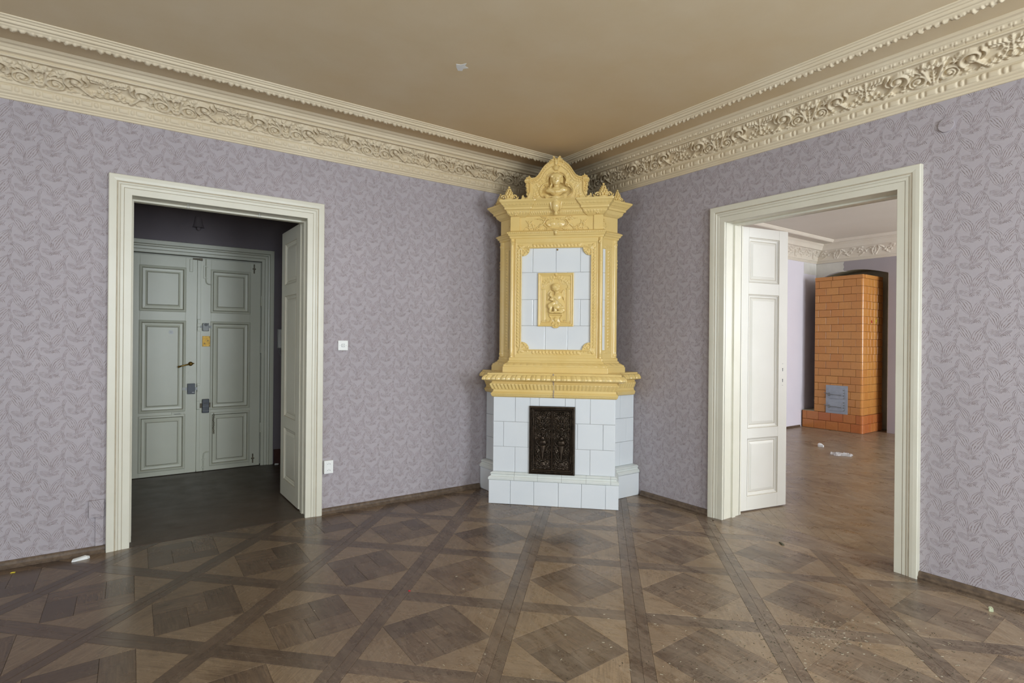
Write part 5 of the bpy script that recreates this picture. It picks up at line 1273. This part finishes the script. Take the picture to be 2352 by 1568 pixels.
bust = [(0, bv, 2.804, .038, .040, .040), (0, bv-.014, 2.786, .031, .026, .034), (0, bv+.006, 2.812, .041, .040, .034), (0, bv-.012, 2.768, .022, .021, .015),
        (0, bv-.041, 2.791, .0048, .009, .012), (0, bv-.047, 2.784, .0055, .006, .0045), (-.014, bv-.037, 2.803, .013, .004, .0034), (.014, bv-.037, 2.803, .013, .004, .0034),
        (-.016, bv-.030, 2.784, .009, .007, .009), (.016, bv-.030, 2.784, .009, .007, .009), (0, bv-.037, 2.7715, .0085, .005, .0028), (0, bv-.036, 2.7665, .0075, .005, .0028), (0, bv-.031, 2.758, .009, .008, .007),
        (-.013, bv-.044, 2.796, .008, .006, .0055, None, True), (.013, bv-.044, 2.796, .008, .006, .0055, None, True),
        (-.034, bv-.002, 2.790, .005, .008, .012), (.034, bv-.002, 2.790, .005, .008, .012),
        (0, bv+.002, 2.748, .021, .021, .034), (0, bv, 2.722, .044, .026, .018), (-.056, bv, 2.712, .030, .024, .018), (.056, bv, 2.712, .030, .024, .018), (0, bv-.006, 2.700, .060, .028, .018), (0, bv, 2.683, .040, .024, .014), (0, bv, 2.668, .018, .018, .012),
        (-.034, bv-.022, 2.714, .034, .008, .007, (0, .5, 0)), (.034, bv-.022, 2.714, .034, .008, .007, (0, -.5, 0)), (-.034, bv-.022, 2.700, .034, .007, .006, (0, .55, 0)), (.034, bv-.022, 2.700, .034, .007, .006, (0, -.55, 0)), (0, bv-.030, 2.698, .010, .008, .014),
        (-.046, bv-.004, 2.742, .007, .008, .018), (-.038, bv-.004, 2.762, .007, .008, .014), (-.058, bv-.010, 2.728, .010, .008, .008)]
for k in range(11): a = PI*(k+.5)/11; bust.append((.038*math.cos(a), bv-.027, 2.812+.020*math.sin(a), .0088, .010, .0085))
for k in range(9): a = PI*(k+.5)/9; bust.append((.041*math.cos(a), bv-.010, 2.820+.024*math.sin(a), .0098, .010, .0085))
for k in range(8): bust.append(((-1)**k*.0410, bv-.008+.004*(k//2), 2.812-.011*(k//2), .0090, .010, .0088))
bo = meta('bust', bust, M['glaze_y'], CR, res=.0025); bo.scale = (1.12, 1.12, 1.10); bo.location = (0, bv-bv*1.12, 2.664-2.664*1.10)

# ---- finials on the cornice corners
def finial(x, y, rz, s, lab):
    m = MB()
    for r, (zz, rr, k) in enumerate(((.030, .030, 7), (.046, .029, 7), (.062, .024, 6), (.078, .018, 5), (.092, .011, 4))):
        for q in range(k):
            a = 2*PI*(q+.5*(r % 2))/k; m.ball((rr*math.cos(a), rr*.8*math.sin(a), zz), .0150-.0014*r, (.8, 1, 1.15), n=7, rot=Matrix.Rotation(.5*math.cos(a), 3, 'Y') @ Matrix.Rotation(.4, 3, 'X'))
    m.ball((0, 0, .045), .026, (1, .8, 1.5), 10); m.ball((0, 0, .112), .010, n=8); m.ball((0, 0, .010), .040, (1.2, .9, .4), 12)
    for sx in (-1, 1):
        pts = [(sx*(.046+.022*math.cos(t)*(1-t/9)), -.008, .028+.022*math.sin(t)*(1-t/9)) for t in np.linspace(-2.2, 3.6, 14)] if True else []
        m.tube(pts, [.009-.0004*i for i in range(14)], 7)
        m.tube([(sx*.020, -.02, .002), (sx*.050, -.02, .003), (sx*.075, -.018, .012), (sx*.082, -.014, .030)], [.010, .010, .008, .005], 7)
        m.ball((sx*.047, -.010, .028), .009, n=7)
    o = m.build('finial', M['glaze_y'], CS, smooth=True); o.location = (x, y, 2.632); o.rotation_euler = (0, 0, rz); o.scale = (s*.95, s, s*1.0)
    if lab: o['label'] = lab
    return o
finial(-.415, -UV-.030, 0, 1.08, None); finial(.405, -UV-.030, 0, 1.08, None)
xx, yy = W2L(-.335, -1.035); finial(xx, yy, PI/4, .95, 'smaller finial over the right side of the tower')
xx, yy = W2L(-1.075, -.290); finial(xx, yy, -PI/4, .95, 'smaller finial over the left side of the tower')

# ---- side panels of the tower (frame relief and a strip of white tile)
def side_panel(side):
    w = .228; r = Relief(w, 1.045, .0034, 0, 1.258); X, Z = np.meshgrid(r.x, r.z)
    # x grows away from the front corner; opening of the tile strip
    o0, o1 = .012, .085
    r.H[:] = .006
    hole = (X > o0) & (X < o1) & (Z > iz0) & (Z < iz1)
    d = np.maximum(np.maximum(o0-X, X-o1), np.maximum(iz0-Z, Z-iz1))
    r.H = np.where((d > 0) & (d < .008), .013, r.H)
    r.H = np.where(X > .165, .006+.018*np.sqrt(np.clip(1-((X-.197)/.026)**2, 0, 1)), r.H)
    for z in np.arange(1.36, 2.20, .028): r.dome(.125, z, .018, .011, .015, .9)
    for z in (1.284, 2.262): r.dome(.197, z, .026, .022, .032)
    r.leaf(.197, 2.25, -PI/2, .09, .03, .030, 4); r.leaf(.197, 1.30, PI/2, .08, .03, .030, 4); r.leaf(.08, 2.235, 0, .08, .03, .016, 4); r.leaf(.08, 1.31, 0, .08, .03, .016, 4)
    for q in range(3): r.dome(.215, 2.12-q*.03, .006, .012, .026)
    r.smooth(1)
    if side > 0: o = Vector(W2L(-.522, -1.0)); ex = Vector(W2L(-.285, -1.0))-o
    else: o = Vector(W2L(-1.042, -.480)); ex = Vector(W2L(-1.042, -.243))-o
    ex.normalize(); ny = Vector((ex.y, -ex.x)) if side > 0 else Vector((-ex.y, ex.x))
    def fn(V):
        return np.stack([o.x+ex.x*V[:, 0]-ny.x*V[:, 1], o.y+ex.y*V[:, 0]-ny.y*V[:, 1], V[:, 2]], 1)
    r.solid('tower_side_frame', M['glaze_y'], CS, .004, .022, mask=~hole, fn=fn)
    for za, zb in ((1.30, 1.539), (1.539, 1.769), (1.769, 2.008), (2.008, 2.25)):
        q = o+ex*.001-ny*.004
        if side > 0: put_tile(CS, .098, zb-za, (q.x, q.y, za), math.atan2(ex.y, ex.x), 'glaze_w', .010, .004)
        else: q2 = q+ex*.098; put_tile(CS, .098, zb-za, (q2.x, q2.y, za), math.atan2(-ex.y, -ex.x), 'glaze_w', .010, .004)
side_panel(1); side_panel(-1)
# little leaf ornament on the right side frieze
r = Relief(.10, .115, .003, .02, 2.380); r.H[:] = -.004; r.leaf(.06, 2.39, PI/2, .09, .045, .010, 5); r.scroll(.045, 2.40, .016, 0, 1, .005, .003, .010)
for side in (1, -1):
    if side > 0: o_ = Vector(W2L(-.522, -1.004)); ex = Vector(W2L(-.285, -1.004))-o_
    else: o_ = Vector(W2L(-1.046, -.480)); ex = Vector(W2L(-1.046, -.243))-o_
    ex.normalize(); ny = Vector((ex.y, -ex.x)) if side > 0 else Vector((-ex.y, ex.x))
    r.solid('frieze_leaf', M['glaze_y'], CS, 0, .006, mask=r.H > -.001, fn=lambda V: np.stack([o_.x+ex.x*V[:, 0]-ny.x*V[:, 1], o_.y+ex.y*V[:, 0]-ny.y*V[:, 1], V[:, 2]], 1))

# ---- cast iron doors
FD = empty('fire_doors', (0, 0, 0), 0, CS); FD['label'] = 'dark cast iron double fire door with openwork scrolls and urns'
fx0, fx1, fz0, fz1 = -.204, .186, .268, .848; fv = LV+.006
m = MB(); R = [(0, .0), (0, .012), (.004, .018), (.012, .020), (.016, .014), (.020, .020), (.026, .020), (.030, .008), (.036, .006), (.036, -.004)]
m.rings([(fx0+i, fx1-i, fz0+i, fz1-i, -fv-d) for i, d in R], False); m.build('iron_frame', M['iron'], FD)
m = MB()
for z in np.arange(fz0+.03, fz1-.03, .0135):
    for x in (fx0+.022, fx1-.022): m.ball((x, -fv-.019, z), .0052, (.8, .7, 1.1), 6)
for x in np.arange(fx0+.03, fx1-.03, .0135): m.ball((x, -fv-.019, fz1-.022), .0052, (1.1, .7, .8), 6); m.ball((x, -fv-.019, fz0+.022), .0052, (1.1, .7, .8), 6)
o = m.build('bead_row', M['iron'], FD, smooth=True); o['kind'] = 'stuff'
MB().box(fx0+.034, fx1-.034, -fv+.0085, -fv+.0125, fz0+.034, fz1-.034).build('back_plate', M['black'], FD)
xm = (fx0+fx1)/2
for sgn, (xa, xb) in enumerate(((fx0+.037, xm-.001), (xm+.001, fx1-.037))):
    r = Relief(xb-xa, fz1-fz0-.074, .0021, xa, fz0+.037); r.H[:] = -.014; X, Z = np.meshgrid(r.x, r.z)
    d = np.minimum(np.minimum(X-r.x[0], r.x[-1]-X), np.minimum(Z-r.z[0], r.z[-1]-Z)); r.H = np.where(d < .007, .004, r.H); r.H = np.where(d < .0035, .008, r.H)
    cx = (xa+xb)/2; zz = r.z[0]
    for s in (-1, 1):
        A = lambda a: a if s > 0 else PI-a
        r.leaf(cx+s*.01, zz+.03, A(.35), .065, .03, .012, 4, b=-.008); r.leaf(cx+s*.015, zz+.055, A(.75), .06, .026, .012, 3, b=-.008)
        r.scroll(cx+s*.045, zz+.150, .020, A(-1), s*1.1, .0045, .003, .012, b=-.006); r.scroll(cx+s*.046, zz+.105, .015, A(1), -s*1.1, .004, .003, .012, b=-.006)
        r.stroke([(cx+s*.012, zz+.09), (cx+s*.03, zz+.13), (cx+s*.055, zz+.19), (cx+s*.048, zz+.225)], .004, .003, .013, b=-.006)
        r.stroke([(cx+s*.028, zz+.205), (cx+s*.05, zz+.235), (cx+s*.046, zz+.262), (cx+s*.028, zz+.262)], .0048, .004, .018, b=-.006)
        r.scroll(cx+s*.042, zz+.325, .019, A(0), s*1.2, .0045, .003, .014, b=-.006); r.leaf(cx+s*.02, zz+.30, A(1.0), .05, .02, .012, 3, b=-.008)
        r.stroke([(cx+s*.012, zz+.35), (cx+s*.048, zz+.372), (cx+s*.020, zz+.415)], .004, .004, .018, b=-.006); r.leaf(cx+s*.015, zz+.42, A(.6), .06, .024, .012, 4, b=-.008)
        r.flower(cx+s*.040, zz+.468, .012, 5, .014, b=-.006); r.scroll(cx+s*.018, zz+.478, .014, A(2), s, .004, .003, .014, b=-.006); r.leaf(cx+s*.01, zz+.39, A(1.2), .05, .02, .012, 3, b=-.008)
    q_ = random.Random(5)
    for k in range(120):
        dx, dz = q_.uniform(.004, (xb-xa)/2-.012), q_.uniform(.015, r.z[-1]-r.z[0]-.015); aa = q_.uniform(0, 6.28); kind = q_.random(); sl = q_.uniform(.018, .034)
        for s in (-1, 1):
            A = lambda a: a if s > 0 else PI-a
            if kind < .5: r.leaf(cx+s*dx, zz+dz, A(aa), sl, .016, .006, 2, b=-.010)
            elif kind < .8: r.scroll(cx+s*dx, zz+dz, sl*.38, A(aa), s, .0028, .002, .007, b=-.009)
            else: r.stroke([(cx+s*dx, zz+dz), (cx+s*dx+.4*sl*math.cos(A(aa)), zz+dz+.4*sl*math.sin(aa)), (cx+s*dx+sl*math.cos(A(aa+.7)), zz+dz+sl*math.sin(aa+.7))], .003, .002, .007, b=-.009)
    for za, zb, wa, wb in ((.04, .07, .034, .020), (.085, .150, .008, .016), (.150, .212, .018, .030), (.225, .250, .036, .030), (.262, .285, .020, .012), (.29, .345, .008, .006), (.35, .365, .022, .016), (.375, .43, .007, .010)):
        t = np.clip((Z-zz-za)/(zb-za), 0, 1); w = wa+(wb-wa)*t; ins = (Z-zz > za) & (Z-zz < zb) & (np.abs(X-cx) < w); r.H = np.where(ins, np.maximum(r.H, -.004+.016*np.sqrt(np.clip(1-((X-cx)/w)**2, 0, 1))), r.H)
    r.smooth(1); lf = r.solid('door_leaf', M['iron'], FD, -fv-.008, .003)
    hm = MB()
    for zc in (fz0+.13, fz1-.13): hm.cyl((fx0+.036 if sgn == 0 else fx1-.036, -fv-.018, zc-.03), (0, 0, 1), .004, .06, 8)
    hm.build('hinge_pin', M['iron'], lf)
MB().box(xm-.0035, xm+.0035, -fv-.020, -fv, fz0+.04, fz1-.04).build('meeting_bar', M['iron'], FD)

# ================================================================== SMALL THINGS ON WALLS
def on_wall_left(x, z): return (x, 0, z)
sw = empty('light_switch', (-2.426, 0, 1.353)); tag(sw, 'small white square light switch on the wall between hall doorway and stove', 'switch')
MB().box(-.040, .040, -.012, 0, -.040, .040).build('switch_plate', M['plastic'], sw, bevel=.002); MB().rings([(-.013, .013, -.013, .013, -.012), (-.013, .013, -.013, .013, -.0135), (-.011, .011, -.011, .011, -.0135), (-.011, .011, -.011, .011, -.012), (-.010, .010, -.010, .010, -.015)], True, [1, 1, 1, 1]).box(-.003, .003, -.0156, -.015, -.003, .003, 1).build('rocker', [M['plastic'], M['plastic_grey']], sw)
for x in (-.025, .025): MB().cyl((x, -.0118, 0), (0, -1, 0), .0018, .0008, 8).build('screw', M['grey_metal'], sw)
so = empty('double_socket', (-2.541, 0, .379)); tag(so, 'white double power socket low on the wall beside the hall doorway', 'socket')
MB().box(-.036, .036, -.034, 0, -.052, .052).build('socket_box', M['plastic'], so, bevel=.003)
for zc in (-.025, .025):
    m = MB(); m.cyl((0, -.034, zc), (0, -1, 0), .021, .003, 24); rr = m.build('socket_ring', M['plastic'], so)
    MB().cyl((0, -.0372, zc), (0, -1, 0), .017, .0004, 24).build('socket_face', M['plastic'], rr)
    MB().cyl((-.009, -.0376, zc), (0, -1, 0), .0026, .0004, 8).cyl((.009, -.0376, zc), (0, -1, 0), .0026, .0004, 8).cyl((0, -.0376, zc+.006), (0, -1, 0), .0018, .0004, 8).build('pin_hole', M['black'], rr)
jb = MB().box(-.040, .040, -.020, 0, -.055, .055).build('junction_box', M['paper_x'], None, bevel=.002); jb.location = (-4.035, 0, .290); tag(jb, 'wallpapered junction box beside the left doorway casing', 'box')
ch = MB().box(-.021, .021, -.012, 0, .048, .236).build('cable_duct', M['paper_x'], None, bevel=.002); ch.location = (-4.020, 0, -.002); tag(ch, 'wallpapered cable duct running from the junction box to the skirting', 'duct')
rc = MB().cyl((0, 0, 0), (-1, 0, 0), .040, .010, 40).build('round_cover', M['paper_y'], None, bevel=.002); rc.location = (0, -3.335, 2.685); tag(rc, 'round wallpapered cover plate high on the right wall', 'cover')
for k, x in enumerate((-3.53, -3.06)):
    h = MB(); h.cyl((0, 0, 0), (0, 0, -1), .0018, .012, 6); h.tube([(.008*math.cos(t), 0, -.020+.008*math.sin(t)) for t in np.linspace(PI/2, PI/2+1.85*PI, 14)], .0015, 6)
    o = h.build('screw_eye', M['plastic_grey'], None, smooth=True); o.location = (x, .03, AH-.012); tag(o, ('left' if k == 0 else 'right')+' screw eye of the two under the lintel of the hall doorway', 'hook', 'screw eyes under the lintel')
# chipped paint patch on the ceiling
pts = [(0, 0), (.05, .035), (.09, .02), (.075, -.01), (.11, -.04), (.06, -.05), (.045, -.09), (.01, -.05), (-.035, -.04)]
cc = bpy.data.objects['ceiling']
def on_ceiling(px, py, z=HC):
    d = Vector(F_)+Vector(R_)*((px-1176)/1286)+Vector(U_)*((784-py)/1286); t = (z-1.4)/d.z; return (-3.96+d.x*t, -4.53+d.y*t)
cx, cy = on_ceiling(1060, 152)
m = MB().prism([(cx+a*.6-.02, cy+b*.9+.03) for a, b in pts], HC-.0012, HC); o = m.build('bare_patch', M['paper'], cc); o['label'] = 'small chipped white patch in the tan ceiling paint'

# ================================================================== LITTER
def litter(name, verts_poly, loc, h, mat, lab, cat, rz=0, bump=.006):
    m = MB(); n = len(verts_poly)
    vs = [(x, y, .0002) for x, y in verts_poly]+[(x*.96, y*.96, h*(.6+.8*random.random())) for x, y in verts_poly]+[(0, 0, h+bump*.5)]
    m.add(vs, [list(range(n))[::-1]]+[[i, (i+1) % n, n+(i+1) % n, n+i] for i in range(n)]+[[n+i, n+(i+1) % n, 2*n] for i in range(n)])
    o = m.build(name, M[mat]); o.location = loc; o.rotation_euler = (0, 0, rz); return tag(o, lab, cat)
litter('paper_scrap', [(-.045, -.010), (-.030, -.018), (.035, -.016), (.050, -.004), (.030, .016), (-.035, .014)], (-4.115, -.090, 0), .014, 'paper', 'white paper scrap by the skirting left of the hall doorway', 'paper', .2)
litter('paper_scrap', [(-.06, -.02), (-.02, -.035), (.05, -.02), (.07, .01), (.02, .035), (-.04, .03)], (3.94, -.758, 0), .03, 'paper', 'crumpled white paper scrap on the next room floor, nearer the tiled stove', 'paper', .6, .03)
def trash_bag():
    m = MB(); n = 9; vs = []
    for j in range(n):
        for i in range(n):
            x = (i/(n-1)-.5)*.22; y = (j/(n-1)-.5)*.15+.03*math.sin(i*.9); edge = min(i, j, n-1-i, n-1-j) == 0
            vs.append((x+.02*math.sin(j*1.7), y, .0015 if edge else .012+.018*abs(math.sin(i*2.1+j*1.3))))
    m.add(vs, [[j*n+i, j*n+i+1, (j+1)*n+i+1, (j+1)*n+i] for j in range(n-1) for i in range(n-1)])
    g = NG('clear_wrinkled_film'); tr = g.n('ShaderNodeBsdfTransparent'); mx = g.n('ShaderNodeMixShader'); g.set(srgb(222, 222, 222), .25); mx.inputs[0].default_value = .55
    g.t.links.new(tr.outputs[0], mx.inputs[1]); g.t.links.new(g.b.outputs[0], mx.inputs[2]); g.t.links.new(mx.outputs[0], g.out.inputs[0])
    o = m.build('plastic_bag', g.m); o.location = (3.55, -1.205, .0006); o.rotation_euler = (0, 0, -.5); return tag(o, 'clear crumpled plastic bag lying on the next room floor', 'bag')
trash_bag()
tag(litter('plaster_crumb', [(.011*math.cos(a)*(1+.2*math.sin(3*a)), .011*math.sin(a)) for a in np.linspace(0, 2*PI, 10)[:-1]], (-.177, -3.602, 0), .016, 'pebble', 'pale green crumb on the floor by the right wall skirting', 'crumb'), 'pale green crumb on the floor by the right wall skirting', 'crumb')
litter('paint_flake', [(-.02, -.01), (.02, -.012), (.028, .006), (-.01, .014)], (-2.46, YE-.075, 0), .012, 'paper', 'white paint flake on the hall floor below the intercom', 'flake')
litter('red_crumb', [(-.006, -.004), (.007, -.003), (.004, .005), (-.005, .004)], (-2.60, -1.66, 0), .003, 'lead', 'tiny red crumb on the parquet in front of the doorway side', 'crumb')
litter('yellow_crumb', [(-.012, -.003), (.010, -.004), (.012, .003), (-.010, .004)], (-4.43, -.115, 0), .003, 'yellow_wax', 'tiny yellow crumb by the skirting at the far left', 'crumb')
def on_floor(px, py):
    d = Vector(F_)+Vector(R_)*((px-1176)/1286)+Vector(U_)*((784-py)/1286); t = -1.4/d.z; return (-3.96+d.x*t, -4.53+d.y*t)
def splinters(m, n, mi, seed, boxes, L=(.004, .014)):
    rr = random.Random(seed)
    for k in range(n):
        bx = boxes[rr.randrange(len(boxes))]; px = rr.gauss(bx[0], bx[2]); py = rr.gauss(bx[1], bx[3])
        if not (700 < px < 2345 and 1190 < py < 1566): continue
        x, y = on_floor(px, py)
        if x > -.05 or y > -.05 or covered((x, y)): continue
        a = rr.uniform(0, PI); l = rr.uniform(*L)/2; w = rr.uniform(.0004, .0008); c, s = math.cos(a), math.sin(a)
        m.prism([(x+c*l-s*w, y+s*l+c*w), (x-c*l-s*w, y-s*l+c*w), (x-c*l+s*w, y-s*l-c*w), (x+c*l+s*w, y+s*l-c*w)], .0001, .0018, mi)
bxs = [(1905, 1450, 45, 22), (1860, 1460, 120, 40), (1850, 1460, 220, 70), (2000, 1500, 180, 60), (1700, 1520, 260, 50), (2150, 1470, 130, 60), (1300, 1480, 300, 60)]
spl = MB(); splinters(spl, 240, 0, 3, bxs); splinters(spl, 380, 1, 4, bxs[:5], (.003, .011))
tag(spl.build('splinters', [M['chip'], M['chip_dark']]), 'pale and dark splinters strewn over the right foreground parquet', 'splinters', kind='stuff')
MP_ = litter('wood_chip', [(-.028, -.009), (.026, -.007), (.024, .008), (-.026, .007)], (*on_floor(1795, 1249), 0), .006, 'chip_dark', 'flat dark wood chip on the parquet before the right doorway', 'chip', .9)
